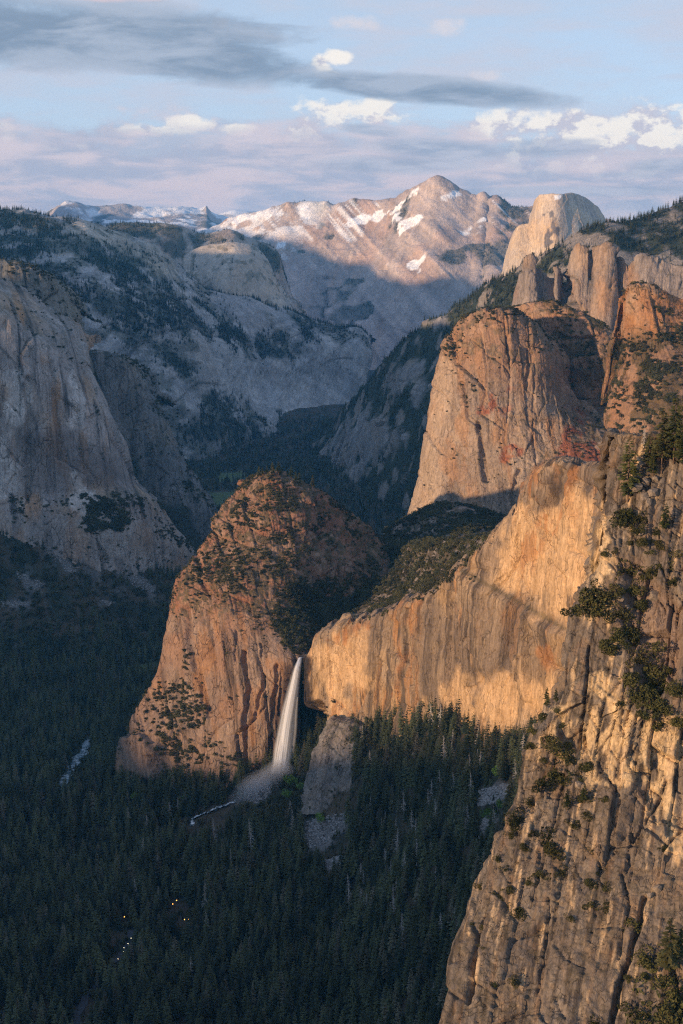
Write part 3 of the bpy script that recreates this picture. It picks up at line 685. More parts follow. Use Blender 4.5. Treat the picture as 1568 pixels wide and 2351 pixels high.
# ------------------------------------------------------------------ tall rock behind
def cathedral():
    rows = [
        [(1060, 734, 3060), (1090, 718, 3030), (1130, 711, 3005), (1175, 713, 3000), (1212, 733, 3015), (1248, 758, 3035), (1274, 785, 3060), (1296, 815, 3085)],
        [(1016, 795, 3060), (1060, 790, 3000), (1110, 785, 2965), (1160, 785, 2950), (1210, 795, 2955), (1255, 810, 2975), (1285, 830, 3005), (1308, 862, 3050)],
        [(985, 915, 3050), (1040, 915, 2970), (1100, 915, 2925), (1160, 915, 2905), (1220, 915, 2905), (1275, 915, 2930), (1320, 925, 2965), (1380, 950, 2990)],
        [(968, 1030, 3040), (1025, 1035, 2950), (1090, 1035, 2895), (1160, 1035, 2865), (1230, 1035, 2850), (1300, 1035, 2850), (1375, 1035, 2860), (1460, 1045, 2870)],
        [(942, 1140, 3030), (1005, 1145, 2930), (1080, 1145, 2865), (1160, 1145, 2825), (1240, 1145, 2795), (1320, 1145, 2780), (1400, 1145, 2770), (1490, 1145, 2770)],
        [(918, 1240, 3020), (985, 1245, 2910), (1060, 1245, 2835), (1150, 1245, 2785), (1240, 1245, 2750), (1330, 1245, 2720), (1420, 1245, 2700), (1520, 1245, 2700)],
        [(895, 1340, 3010), (970, 1345, 2890), (1050, 1345, 2805), (1150, 1345, 2745), (1250, 1345, 2700), (1340, 1345, 2670), (1430, 1345, 2650), (1540, 1345, 2640)]]
    net = wrap(net_px(rows), top=[(0, 35, -2), (10, 140, -40), (20, 380, -260)], left=[(10, 50, -4), (80, 200, -20)], bottom=[(-20, -20, -150)])
    def disp(P, N, u, v):
        d = granite(P, N, 0.1, (16, 160), (5, 34), ((60, 2.2, 8), (22, 2.4, 4), (9, 1.8, 1.6)), 9, 0.4)
        for poly, w, dp in (([(1100, 975), (1105, 1040), (1115, 1100)], 6, 14), ([(1190, 1080), (1170, 1140), (1195, 1190)], 4, 9), ([(1165, 770), (1168, 830)], 3, 7), ([(1218, 800), (1210, 890)], 3, 7), ([(1300, 860), (1330, 900), (1370, 960)], 6, 10), ([(1060, 880), (1080, 960), (1100, 980)], 4, 8)):
            d = d - dp * (1 - sst(w * .4, w * 1.7, polydist(u + 7 * wobble(P, 25, 3, 9), v, poly, False)))
        return d
    def color(P, N, u, v):
        c = granite_col(P, N, 0.1, C(.36, .31, .27), C(.47, .41, .35), C(.14, .12, .115), C(.40, .30, .22), 0.45, 0.45, 9.0, 0.6, BRUSH * 1.2, 71, 22)
        up = 1 - sst(820, 930, v + 60 * fbm(P / 90, 3, 77))
        cu = lerp(np.broadcast_to(C(.38, .24, .155), P.shape), BRUSH * 1.2, 0.7 * sst(0.0, 0.25, fbm(P / 16, 4, 74) + 0.4 * (N[..., 2] - 0.45)))
        c = lerp(c, cu, 0.6 * up)
        red = np.maximum.reduce([patch(u, v, p, 8, P, 34, 30, 75) for p in ([(1285, 1035), (1310, 985), (1335, 990), (1380, 1030), (1425, 1060), (1400, 1072), (1340, 1045), (1290, 1050)], [(1125, 910), (1150, 940), (1170, 900), (1180, 930), (1160, 960), (1130, 945)], [(1310, 920), (1340, 960), (1345, 980), (1320, 960)], [(1150, 1040), (1210, 1025), (1190, 1060), (1155, 1060)], [(1095, 935), (1120, 940), (1130, 960)])])
        c = lerp(c, C(.36, .125, .07), 0.8 * red * sst(-0.3, 0.1, fbm(P / 18, 4, 78)))
        left = patch(u, v, [(960, 1080), (985, 900), (1010, 800), (1050, 850), (1010, 1000), (990, 1240), (910, 1260)], 16, P, 30, 60, 76)
        c = lerp(c, C(.52, .45, .37), 0.7 * left)  # left flank painted paler, its sunlit look put into the colour
        return c
    massif('cath', 'mountain', net, 1.9, 1.6, disp, color, rock_mat('tall_rock_granite', 1.6, 0.9, 0.5, 0.4, 0.6), 'tall reddish granite rock tower rising behind the buttress')
    rows = [
        [(1165, 716, 3260), (1210, 697, 3205), (1270, 688, 3170), (1325, 708, 3150), (1380, 737, 3130), (1440, 772, 3100), (1520, 800, 3080)],
        [(1225, 790, 3170), (1275, 782, 3130), (1315, 785, 3100), (1360, 795, 3070), (1405, 815, 3050), (1455, 840, 3030), (1540, 850, 3000)],
        [(1290, 900, 3115), (1330, 900, 3065), (1370, 900, 3035), (1410, 910, 3015), (1455, 920, 2990), (1510, 930, 2970), (1590, 930, 2940)],
        [(1340, 1000, 3050), (1380, 1000, 2990), (1420, 1000, 2960), (1460, 1005, 2930), (1500, 1010, 2900), (1550, 1010, 2880), (1640, 1010, 2850)],
        [(1380, 1110, 2960), (1420, 1110, 2900), (1460, 1110, 2860), (1500, 1110, 2830), (1540, 1110, 2800), (1600, 1110, 2780), (1690, 1110, 2750)]]
    net = wrap(net_px(rows), top=[(0, 30, -3), (0, 140, -50), (0, 350, -280)], left=[(10, 50, -10), (60, 150, -60)])
    def disp2(P, N, u, v): return granite(P, N, 0.2, (16, 140), (4, 28), ((45, 1.3, 8), (17, 1.2, 4), (7, 1.2, 1.8)), 13, 0.4)
    def col2(P, N, u, v):
        c = granite_col(P, N, 0.2, C(.36, .26, .195), C(.40, .33, .27), C(.15, .12, .105), C(.40, .24, .15), 0.4, 0.4, 8, 0.8, BRUSH * 1.1, 81, 20)
        return lerp(c, BRUSH, 0.65 * sst(0.02, 0.22, fbm(P / 26, 5, 83) + 0.25 * sst(1380, 1480, u) * sst(780, 850, v)))
    massif('shoulder', 'mountain', net, 3.0, 2.4, disp2, col2, rock_mat('shoulder_granite', 1.8, 0.9, 0.5, 0.2), 'brush dotted shoulder of the tall rock, behind and to its right')
    rows = [
        [(1446, 664, 2700), (1462, 652, 2690), (1490, 650, 2685), (1522, 661, 2685), (1548, 680, 2690), (1590, 690, 2690), (1700, 710, 2690)],
        [(1442, 715, 2690), (1460, 712, 2665), (1490, 712, 2650), (1522, 716, 2645), (1550, 725, 2645), (1595, 735, 2640), (1700, 745, 2640)],
        [(1436, 780, 2680), (1458, 780, 2640), (1492, 780, 2615), (1525, 782, 2600), (1555, 785, 2595), (1600, 790, 2590), (1710, 800, 2580)],
        [(1412, 865, 2650), (1445, 865, 2590), (1490, 865, 2550), (1530, 865, 2530), (1565, 865, 2520), (1610, 870, 2510), (1720, 880, 2500)],
        [(1398, 950, 2610), (1440, 950, 2530), (1490, 950, 2480), (1535, 950, 2450), (1575, 950, 2440), (1620, 950, 2430), (1730, 960, 2420)],
        [(1400, 1040, 2560), (1450, 1040, 2460), (1500, 1040, 2400), (1545, 1040, 2370), (1590, 1040, 2350), (1640, 1040, 2340), (1740, 1040, 2330)],
        [(1410, 1130, 2500), (1460, 1130, 2390), (1510, 1130, 2330), (1560, 1130, 2300), (1600, 1130, 2280), (1660, 1130, 2270), (1750, 1130, 2260)]]
    net = wrap(net_px(rows), top=[(0, 25, -2), (5, 100, -30), (10, 300, -260)], left=[(4, 40, -5), (40, 140, -60)])
    def disp3(P, N, u, v): return granite(P, N, 0.2, (12, 110), (5, 24), ((40, 1.9, 7), (15, 1.6, 3.5), (6, 1.5, 1.5)), 15, 0.4)
    def col3(P, N, u, v):
        c = granite_col(P, N, 0.2, C(.42, .28, .18), C(.44, .34, .25), C(.16, .12, .10), C(.46, .25, .12), 0.6, 0.4, 7, 0.8, BRUSH * 1.1, 86, 20)
        low = sst(735, 800, v)
        c = lerp(c, C(.30, .23, .185), 0.5 * low)
        return lerp(c, BRUSH, 0.7 * low * sst(-0.02, 0.15, fbm(P / 24, 5, 88) + 0.3 * patch(u, v, [(1400, 790), (1568, 740), (1568, 880), (1480, 860), (1400, 840)], 20)))
    massif('spire', 'mountain', net, 2.4, 2.0, disp3, col3, rock_mat('spire_granite', 1.6, 0.9, 0.5, 0.25), 'orange rock spire above a brushy slope at the right edge')
cathedral()

# ------------------------------------------------------------------ forested south wall running back up the valley
def south_wall():
    r0 = [(1700, 425, 5300), (1568, 466, 5100), (1484, 490, 5000), (1384, 508, 4900), (1284, 552, 4900), (1204, 602, 5000), (1104, 660, 5200), (1024, 718, 5500), (934, 775, 5800), (884, 826, 6000), (824, 895, 6500), (765, 955, 7000), (705, 997, 7650)]
    r1 = [(1700, 560, 4800), (1568, 580, 4750), (1484, 600, 4700), (1390, 610, 4650), (1290, 640, 4650), (1210, 690, 4750), (1120, 735, 4900), (1040, 790, 5200), (960, 840, 5500), (900, 890, 5750), (835, 940, 6200), (772, 985, 6750), (710, 1008, 7500)]
    r2 = [(1700, 720, 4500), (1568, 740, 4450), (1484, 760, 4400), (1390, 780, 4400), (1290, 800, 4400), (1210, 820, 4500), (1125, 840, 4650), (1050, 880, 4900), (980, 920, 5150), (915, 960, 5450), (850, 1000, 5850), (780, 1025, 6400), (714, 1022, 7250)]
    r3 = [(1700, 950, 4300), (1568, 960, 4250), (1484, 970, 4200), (1390, 980, 4200), (1290, 1000, 4200), (1210, 1010, 4250), (1130, 1020, 4400), (1060, 1040, 4600), (990, 1055, 4850), (925, 1070, 5150), (860, 1080, 5550), (790, 1075, 6100), (718, 1040, 6950)]
    r4 = [(1700, 1250, 4250), (1568, 1250, 4200), (1484, 1250, 4150), (1390, 1250, 4150), (1290, 1250, 4200), (1210, 1250, 4250), (1130, 1248, 4350), (1060, 1244, 4450), (995, 1230, 4600), (930, 1190, 4950), (865, 1150, 5350), (795, 1110, 5850), (722, 1058, 6650)]
    net = net_px([r0, r1, r2, r3, r4])[:, ::-1]
    net = wrap(net, top=[(40, 60, -8), (160, 260, -80), (500, 700, -320)], bottom=[(-30, -30, -80)])
    CL = [[(745, 1040), (800, 970), (870, 960), (920, 990), (880, 1050), (800, 1085), (745, 1080)], [(980, 742), (1010, 725), (1025, 735), (1000, 752)], [(930, 900), (960, 860), (985, 880), (960, 960)],
          [(880, 860), (960, 815), (970, 850), (900, 920)]]
    def cliffs(u, v, P): return np.maximum.reduce([patch(u, v, p, 12, P, 60, 120, 94) for p in CL])
    def disp(P, N, u, v):
        k = cliffs(u, v, P)
        return granite(P, N, -1.0, (40, 420), (14, 90), ((160, 1.6, 22), (60, 1.6, 10)), 17, 0.4) * (0.45 + 0.55 * k) + 16 * k
    def color(P, N, u, v):
        k = cliffs(u, v, P)
        c = granite_col(P, N, -1.0, C(.30, .28, .27), C(.38, .35, .33), C(.13, .12, .12), C(.36, .29, .23), 0.1, 0.5, 20, 0.0, BRUSH, 95)
        brush = lerp(np.broadcast_to(FOREST * 1.5, P.shape), C(.06, .065, .035), sst(-0.2, 0.3, fbm(P / 90, 4, 96)))
        rk = sst(0.12, 0.34, fbm(P / 75, 5, 97) + 0.2 * sst(700, 560, v))
        c2 = lerp(brush, C(.34, .29, .25), 0.85 * rk)
        return lerp(c2, c, k)
    massif('south', 'hillside', net, 9, 6, disp, color, rock_mat('south_wall_rock', 4.0, 0.8, 0.5, 0.3, 0.3), 'dark forested valley side running back from the right edge to the far valley')
    crest = [(1180, 722), (1190, 655), (1206, 600), (1216, 590), (1230, 604), (1246, 632), (1262, 628), (1279, 610), (1296, 640), (1306, 602), (1316, 578), (1337, 559), (1352, 574), (1376, 566), (1400, 562), (1424, 590), (1440, 606), (1475, 585), (1530, 600), (1600, 620)]
    Y0 = [4420, 4390, 4350, 4330, 4330, 4360, 4350, 4320, 4350, 4310, 4280, 4260, 4260, 4240, 4220, 4230, 4230, 4200, 4190, 4170]
    rows = [[(a, b, y) for (a, b), y in zip(crest, Y0)]]
    for f, dy in ((.15, -15), (.5, -40), (1, -80), (1.6, -140)):
        rows.append([(a + (1184 - a) * 0.02 * f, b + (785 - b) * f, y + dy) for (a, b), y in zip(crest, Y0)])
    net = wrap(net_px(rows), top=[(0, 30, -10), (10, 120, -60), (20, 300, -200)], left=[(10, 60, -10)])
    def disp2(P, N, u, v):
        d = granite(P, N, -0.15, (12, 160), (14, 45), ((60, 3.2, 14), (24, 3.0, 6)), 19, 0.5)
        for poly, w, dp in (([(1262, 628), (1268, 700), (1290, 760)], 5, 30), ([(1300, 640), (1310, 690), (1345, 740)], 6, 34), ([(1415, 590), (1425, 660), (1440, 740)], 5, 26), ([(1232, 610), (1240, 690)], 3, 18), ([(1354, 575), (1358, 640)], 3, 14)):
            d = d - dp * (1 - sst(w * .4, w * 2, polydist(u + 6 * wobble(P, 50, 3, 9), v, poly, False)))
        return d
    def col2(P, N, u, v):
        c = granite_col(P, N, -0.15, C(.31, .28, .26), C(.40, .35, .31), C(.13, .12, .115), C(.40, .29, .20), 0.45, 0.55, 16, 0.7, BRUSH, 99, 60)
        return lerp(c, C(.48, .37, .26), 0.5 * patch(u, v, [(1316, 575), (1340, 555), (1350, 600), (1320, 640), (1300, 660)], 8, P, 20, 60))
    massif('greyspire', 'mountain', net, 3.6, 3.2, disp2, col2, rock_mat('grey_spire_rock', 2.6, 0.9, 0.45, 0.5, 0.4), 'row of grey granite spires below the forested ridge at right')
south_wall()

# ------------------------------------------------------------------ big wall at the left edge and the buttresses behind it
def left_wall():
    cr = [(-260, 600, 3500), (-120, 660, 3520), (0, 712, 3560), (35, 734, 3575), (65, 759, 3590), (115, 784, 3620), (155, 806, 3660), (174, 831, 3700)]
    rows = [cr,
        [(-260, 700, 3480), (-120, 740, 3495), (0, 780, 3525), (40, 800, 3535), (80, 820, 3550), (130, 842, 3580), (172, 860, 3630), (196, 880, 3700)],
        [(-260, 850, 3460), (-120, 870, 3475), (0, 890, 3505), (50, 905, 3510), (100, 920, 3525), (155, 930, 3555), (200, 940, 3610), (226, 958, 3690)],
        [(-260, 1000, 3450), (-120, 1010, 3465), (0, 1020, 3495), (60, 1030, 3500), (125, 1035, 3515), (180, 1040, 3545), (235, 1040, 3600), (266, 1045, 3690)],
        [(-260, 1120, 3445), (-120, 1125, 3460), (0, 1130, 3490), (70, 1132, 3495), (135, 1130, 3510), (200, 1122, 3540), (262, 1115, 3600), (298, 1113, 3690)],
        [(-260, 1160, 3420), (-120, 1165, 3440), (0, 1165, 3470), (70, 1165, 3475), (140, 1170, 3480), (215, 1160, 3500), (290, 1150, 3560), (342, 1150, 3680)],
        [(-260, 1220, 3400), (-120, 1220, 3420), (0, 1215, 3450), (80, 1215, 3455), (155, 1225, 3465), (235, 1225, 3490), (320, 1215, 3560), (374, 1214, 3690)],
        [(-260, 1300, 3380), (-120, 1295, 3400), (0, 1285, 3430), (90, 1285, 3440), (175, 1295, 3460), (260, 1300, 3510), (350, 1290, 3590), (428, 1284, 3720)],
        [(-260, 1350, 3360), (-120, 1350, 3380), (0, 1340, 3400), (95, 1340, 3420), (185, 1350, 3440), (270, 1350, 3490), (355, 1350, 3570), (430, 1345, 3710)]]
    net = wrap(net_px(rows), top=[(0, 20, 0), (-20, 120, 30), (-60, 500, 60)], right=[(8, 60, -5), (-10, 250, -30)])
    # the foot dips below the talus towards the left
    def disp(P, N, u, v):
        d = granite(P, N, 0.35, (14, 200), (9, 48), ((80, 2.6, 11), (30, 3.2, 5), (11, 2.0, 1.8)), 23, 0.35)
        for poly, w, dp in (([(62, 870), (66, 1000), (64, 1140)], 5, 16), ([(122, 830), (130, 950), (140, 1050)], 5, 12), ([(210, 960), (240, 1050), (265, 1110)], 6, 12), ([(205, 1195), (225, 1250), (245, 1285)], 4, 10)):
            d = d - dp * (1 - sst(w * .4, w * 2, polydist(u + 6 * wobble(P, 40, 3, 9), v, poly, False)))
        return d
    def color(P, N, u, v):
        c = granite_col(P, N, 0.35, C(.31, .285, .27), C(.44, .41, .39), C(.09, .085, .09), C(.44, .33, .23), 0.6, 0.9, 14.0, 0.4, BRUSH, 101, 30)
        dk = patch(u, v, [(60, 1010), (150, 990), (250, 1030), (285, 1100), (200, 1110), (150, 1140), (70, 1140)], 25, P, 50, 80, 103)
        c = lerp(c, C(.15, .135, .135), 0.65 * dk)
        pl = np.maximum.reduce([patch(u, v, p, 10, P, 50, 50, 104) for p in ([(150, 1080), (180, 1060), (200, 1110), (260, 1160), (300, 1200), (330, 1290), (230, 1290), (215, 1220), (165, 1150)], [(10, 880), (60, 850), (65, 920), (40, 970), (10, 950)], [(0, 960), (20, 1000), (15, 1130), (0, 1130)], [(160, 860), (185, 890), (190, 960), (170, 960)])])
        c = lerp(c, C(.58, .57, .55) * (1 + 0.3 * fbm(P / 18, 3, 105)[..., None]), 0.75 * pl)
        c = lerp(c, C(.34, .32, .30), 0.5 * sst(1170, 1200, v))
        return c
    massif('left', 'cliff', net, 2.4, 1.8, disp, color, rock_mat('big_wall_granite', 2.0, 0.7, 0.4, 0.5), 'huge streaked granite wall at the left edge with a pale apron below')
    rows = [[(-150, 560, 4350), (0, 594, 4350), (50, 604, 4350), (100, 622, 4360), (125, 650, 4380), (142, 690, 4400)],
            [(-150, 640, 4300), (0, 660, 4290), (55, 670, 4280), (105, 685, 4290), (132, 705, 4320), (150, 735, 4370)],
            [(-150, 760, 4270), (0, 770, 4250), (60, 775, 4240), (115, 780, 4250), (145, 790, 4280), (172, 800, 4340)],
            [(-150, 900, 4250), (0, 900, 4230), (65, 900, 4220), (125, 900, 4230), (160, 900, 4260), (200, 900, 4320)]]
    net = wrap(net_px(rows), top=[(0, 40, -4), (0, 200, -30), (0, 500, -80)], right=[(10, 60, -5), (10, 250, -40)])
    massif('left2', 'cliff', net, 4, 3.4, lambda P, N, u, v: granite(P, N, 0.3, (20, 200), (9, 45), ((60, 1.6, 12), (22, 1.4, 6)), 25, 0.4),
           lambda P, N, u, v: granite_col(P, N, 0.3, C(.30, .28, .265), C(.38, .35, .32), C(.10, .10, .095), C(.36, .30, .23), 0.15, 0.5, 12, 0.9, BRUSH * .8, 107, 36), rock_mat('upper_left_rock', 3.0, 0.8, 0.5, 0.3), 'brushy grey cliff top above and behind the big left wall')
    rows = [[(150, 812, 4600), (185, 811, 4560), (240, 808, 4520), (296, 821, 4520), (321, 854, 4540), (346, 904, 4570)],
            [(150, 880, 4560), (190, 880, 4510), (250, 880, 4470), (310, 890, 4470), (345, 920, 4500), (368, 960, 4550)],
            [(150, 980, 4530), (200, 980, 4480), (265, 980, 4440), (335, 985, 4440), (375, 1010, 4470), (397, 1024, 4540)],
            [(160, 1080, 4500), (220, 1080, 4450), (290, 1080, 4410), (365, 1080, 4410), (405, 1085, 4440), (430, 1088, 4530)],
            [(200, 1180, 4480), (260, 1180, 4430), (330, 1180, 4390), (410, 1180, 4390), (455, 1185, 4420), (492, 1194, 4520)],
            [(240, 1285, 4460), (290, 1285, 4410), (350, 1285, 4370), (420, 1285, 4370), (465, 1285, 4400), (500, 1290, 4500)]]
    net = wrap(net_px(rows), top=[(0, 40, -4), (0, 200, -30), (0, 500, -80)], right=[(8, 60, -5), (-20, 250, -40)])
    def col3(P, N, u, v):
        c = granite_col(P, N, 0.3, C(.24, .23, .225), C(.31, .29, .28), C(.10, .10, .10), C(.32, .27, .22), 0.1, 0.5, 12, 0.8, BRUSH * .8, 109, 36)
        return lerp(c, FOREST * 1.5, 0.85 * np.maximum(patch(u, v, [(250, 1000), (330, 1100), (380, 1150), (480, 1250), (420, 1290), (300, 1180), (240, 1060)], 16, P, 60, 80, 110), 0))
    massif('left3', 'cliff', net, 4, 3.4, lambda P, N, u, v: granite(P, N, 0.3, (20, 200), (9, 45), ((60, 2.2, 10), (22, 2.0, 5)), 27, 0.4), col3, rock_mat('shaded_buttress_rock', 3.0, 0.8, 0.5, 0.4), 'shaded grey buttress right behind the big left wall')
left_wall()
# ------------------------------------------------------------------ north side of the valley
def north():
    r0 = [(-260, 470, 7900), (-80, 482, 7850), (0, 486, 7800), (100, 497, 7800), (155, 505, 7800), (200, 515, 7850), (240, 528, 7950), (300, 547, 8050), (345, 563, 8150), (385, 592, 8250), (430, 640, 8400), (520, 690, 8650), (620, 715, 8900), (690, 733, 9050), (740, 742, 9150), (784, 749, 9250), (829, 752, 9300), (848, 768, 9350)]
    r1 = [(-260, 540, 7400), (-80, 550, 7380), (0, 555, 7350), (95, 565, 7350), (155, 575, 7380), (205, 590, 7420), (255, 608, 7500), (315, 625, 7600), (365, 640, 7720), (410, 665, 7850), (460, 695, 8050), (545, 725, 8350), (630, 745, 8650), (695, 762, 8850), (742, 768, 8980), (784, 772, 9100), (828, 775, 9180), (852, 795, 9260)]
    r2 = [(-260, 650, 6900), (-80, 655, 6880), (0, 660, 6880), (95, 675, 6900), (160, 690, 6950), (215, 705, 7000), (270, 720, 7080), (330, 735, 7180), (385, 750, 7300), (440, 765, 7450), (495, 785, 7700), (565, 808, 8030), (622, 832, 8330), (690, 800, 8680), (740, 797, 8850), (784, 797, 8980), (826, 800, 9080), (855, 820, 9200)]
    r3 = [(-260, 760, 6750), (-80, 765, 6730), (0, 770, 6730), (100, 785, 6750), (170, 800, 6800), (235, 815, 6850), (295, 830, 6920), (355, 845, 7020), (410, 860, 7130), (455, 872, 7280), (505, 880, 7560), (570, 885, 7920), (632, 895, 8230), (692, 880, 8580), (740, 870, 8770), (784, 862, 8900), (820, 855, 9020), (846, 852, 9160)]
    r4 = [(-260, 900, 6650), (-80, 900, 6630), (0, 905, 6630), (105, 915, 6650), (180, 920, 6680), (250, 925, 6750), (315, 930, 6830), (375, 935, 6920), (425, 938, 7030), (465, 936, 7200), (508, 930, 7500), (575, 950, 7830), (640, 985, 7900), (705, 992, 8200), (745, 960, 8560), (784, 922, 8780), (815, 892, 8930), (838, 868, 9100)]
    r5 = [(-260, 1020, 6550), (-80, 1020, 6530), (0, 1020, 6540), (110, 1020, 6560), (190, 1020, 6600), (260, 1022, 6680), (330, 1022, 6780), (390, 1022, 6900), (440, 1022, 7000), (480, 1020, 7150), (520, 1015, 7400), (580, 1010, 7650), (640, 1010, 7750), (705, 1010, 7900), (745, 1000, 8200), (784, 975, 8500), (812, 950, 8700), (835, 930, 8900)]
    net = wrap(net_px([r0, r1, r2, r3, r4, r5]), top=[(0, 80, -4), (0, 350, -40), (0, 900, -120)], right=[(20, 120, -10), (20, 400, -60)], bottom=[(0, -60, -80)])
    ARCH = [(455, 850), (500, 780), (560, 815), (622, 838), (640, 815), (720, 800), (830, 770), (870, 820), (840, 880), (790, 940), (720, 1000), (640, 992), (560, 955), (500, 920)]
    SLAB = [([(505, 700), (560, 690), (600, 720), (640, 770), (640, 782), (560, 760), (520, 735)], 10), ([(440, 620), (520, 640), (600, 690), (680, 735), (600, 720), (500, 680)], 8)]
    DOME = [([(155, 506), (200, 512), (300, 545), (345, 563), (390, 600), (390, 650), (350, 640), (310, 600), (230, 560), (170, 540)], 10)]
    WOODS = [[(-100, 480), (150, 500), (170, 540), (310, 600), (350, 660), (390, 690), (480, 740), (500, 770), (440, 760), (380, 740), (330, 700), (220, 600), (120, 600), (-100, 600)], [(200, 640), (280, 700), (330, 740), (420, 850), (340, 800), (250, 740), (180, 660)],
             [(300, 690), (380, 690), (460, 770), (430, 790), (340, 740)], [(520, 745), (560, 760), (670, 790), (620, 835), (560, 805), (510, 775)], [(600, 690), (700, 735), (840, 755), (780, 770), (690, 755)], [(-100, 600), (130, 600), (200, 700), (150, 700), (-100, 660)], [(380, 1020), (480, 925), (540, 925), (600, 965), (720, 1000), (720, 1025), (380, 1025)], [(400, 570), (470, 600), (560, 640), (640, 650), (600, 690), (500, 660)]]
    def wood(u, v, P): return np.maximum.reduce([patch(u, v, p, 14, P, 70, 160, 120) for p in WOODS])
    def disp(P, N, u, v):
        k = patch(u, v, ARCH, 16)
        d = granite(P, N, -0.4, (70, 700), (16, 130), ((260, 1.6, 30), (90, 1.8, 14)), 29, 0.35) * (1 - 0.45 * k)
        d = d + 26 * k * ridged(np.stack([P[..., 0] / 140 - P[..., 2] / 260, P[..., 1] / 600, P[..., 2] / 500], -1), 3, 122)
        # slanting gullies down the slope
        gul = ridged(np.stack([(P[..., 0] * 0.8 + P[..., 2] * 1.1) / 420, P[..., 1] / 3000, (P[..., 2]) / 1800], -1), 3, 123)
        return d + 40 * gul * (1 - k)
    def color(P, N, u, v):
        c = granite_col(P, N, -0.4, C(.36, .35, .345), C(.47, .45, .43), C(.17, .17, .17), C(.43, .38, .33), 0.05, 0.5, 26, 0.0, BRUSH, 125)
        br = sst(-0.06, 0.16, fbm(P * C(.7, .7, 1.2) / 85, 5, 126))
        k = patch(u, v, ARCH, 16, P, 40, 150, 127)
        c = lerp(c, BRUSH * .9, 0.6 * br * (1 - k))
        for poly, sf in SLAB: c = lerp(c, C(.42, .39, .375), 0.85 * patch(u, v, poly, sf, P, 30, 150, 128))
        for poly, sf in DOME: c = lerp(c, lerp(np.broadcast_to(C(.52, .45, .36), P.shape), BRUSH, 0.6 * sst(0.1, 0.25, fbm(P / 50, 4, 130))), 0.85 * patch(u, v, poly, sf, P, 30, 150, 129))
        c = lerp(c, FOREST * 1.6, 0.75 * wood(u, v, P) * sst(-0.35, 0.0, fbm(P / 90, 4, 131)))
        sl = fbm(np.stack([(P[..., 0] * 0.75 + P[..., 2] * 1.2) / 45, P[..., 1] / 1500, P[..., 2] / 700], -1), 4, 133)
        c = c * (1 + 0.45 * sl[..., None])
        a = P[..., 0]
        c = lerp(c, C(.48, .48, .48), k * 0.5 * sst(0.0, 0.4, fbm(np.stack([a / 40 - P[..., 2] / 90, a * 0, P[..., 2] / 260], -1), 4, 132)))
        return c
    m = massif('north', 'hillside', net, 10, 7, disp, color, rock_mat('north_side_rock', 4.5, 0.9, 0.55, 0.4, 0.0), 'broad wooded granite valley side at left, ending in a pale arched wall')
    m['wood'] = wood(m['u'], m['v'], m['P'])
    # ridge behind with a rounded shoulder
    cr = [(190, 545, 10000), (250, 523, 9950), (300, 510, 9900), (350, 514, 9900), (415, 519, 9950), (450, 529, 10000), (525, 529, 10050), (560, 540, 10100), (610, 559, 10200), (638, 584, 10250), (652, 628, 10280), (664, 662, 10300), (688, 712, 10320)]
    rows = [cr]
    for k, (dv, dy) in enumerate(((45, -200), (100, -380), (190, -560))):
        rows.append([(a - 6 * (k + 1), b + dv * (1.0 if a < 600 else 0.8), y + dy) for a, b, y in cr])
    net = wrap(net_px(rows), top=[(0, 90, -6), (0, 400, -60), (0, 900, -200)], right=[(30, 150, -20), (30, 500, -80)])
    def c2(P, N, u, v):
        c = granite_col(P, N, -0.4, C(.40, .36, .32), C(.48, .42, .36), C(.20, .18, .17), C(.44, .32, .24), 0.15, 0.4, 30, 0, BRUSH, 135)
        wd = np.maximum.reduce([patch(u, v, p, 10, P, 80, 160, 136) for p in ([(240, 520), (330, 505), (420, 525), (400, 560), (300, 545)], [(430, 540), (480, 530), (500, 560), (440, 575)], [(600, 555), (650, 590), (660, 640), (630, 620)], [(350, 540), (440, 550), (430, 590), (380, 580)])])
        c = lerp(c, FOREST * 1.3, 0.8 * wd); return lerp(c, BRUSH, 0.6 * sst(0.1, 0.25, fbm(P / 80, 5, 137)))
    m = massif('north2', 'mountain', net, 13, 9, lambda P, N, u, v: granite(P, N, -0.4, (40, 600), (10, 90), ((160, 1.6, 22),), 33, 0.3), c2, rock_mat('north_ridge_rock', 5.5, 0.8, 0.5, 0.35, 0.0), 'rounded granite ridge behind the left valley side, steep on its right')
    rows = [[(424, 586, 9300), (445, 572, 9250), (485, 561, 9200), (530, 557, 9180), (575, 564, 9200), (604, 582, 9250), (622, 612, 9300), (637, 652, 9350)],
            [(420, 602, 9230), (448, 592, 9150), (490, 585, 9080), (535, 583, 9050), (582, 590, 9080), (615, 612, 9150), (636, 645, 9230), (655, 685, 9300)],
            [(430, 640, 9150), (462, 630, 9050), (505, 625, 8960), (550, 626, 8930), (600, 636, 8960), (635, 660, 9050), (658, 690, 9150), (680, 722, 9250)],
            [(450, 690, 9050), (485, 690, 8930), (530, 690, 8830), (580, 695, 8800), (625, 705, 8830), (660, 725, 8930), (690, 745, 9080), (715, 760, 9200)]]
    net = wrap(net_px(rows), top=[(0, 60, -4), (0, 250, -50), (0, 500, -160)], left=[(-10, 80, -10), (-20, 250, -60)], right=[(20, 80, -10), (30, 300, -60)])
    def c3(P, N, u, v):
        c = granite_col(P, N, -0.4, C(.45, .40, .345), C(.54, .47, .39), C(.24, .22, .20), C(.50, .39, .29), 0.1, 0.35, 30, 0, BRUSH, 138)
        return lerp(c, BRUSH, 0.5 * sst(0.14, 0.25, fbm(P / 45, 4, 139)))
    massif('dome', 'mountain', net, 8, 6, lambda P, N, u, v: granite(P, N, -0.4, (10, 400), (5, 60), ((130, 1.4, 10),), 35, 0.2), c3, rock_mat('smooth_dome_rock', 5.5, 0.5, 0.35, 0.35, 0.0), 'smooth pale granite dome in front of the left ridge')
north()

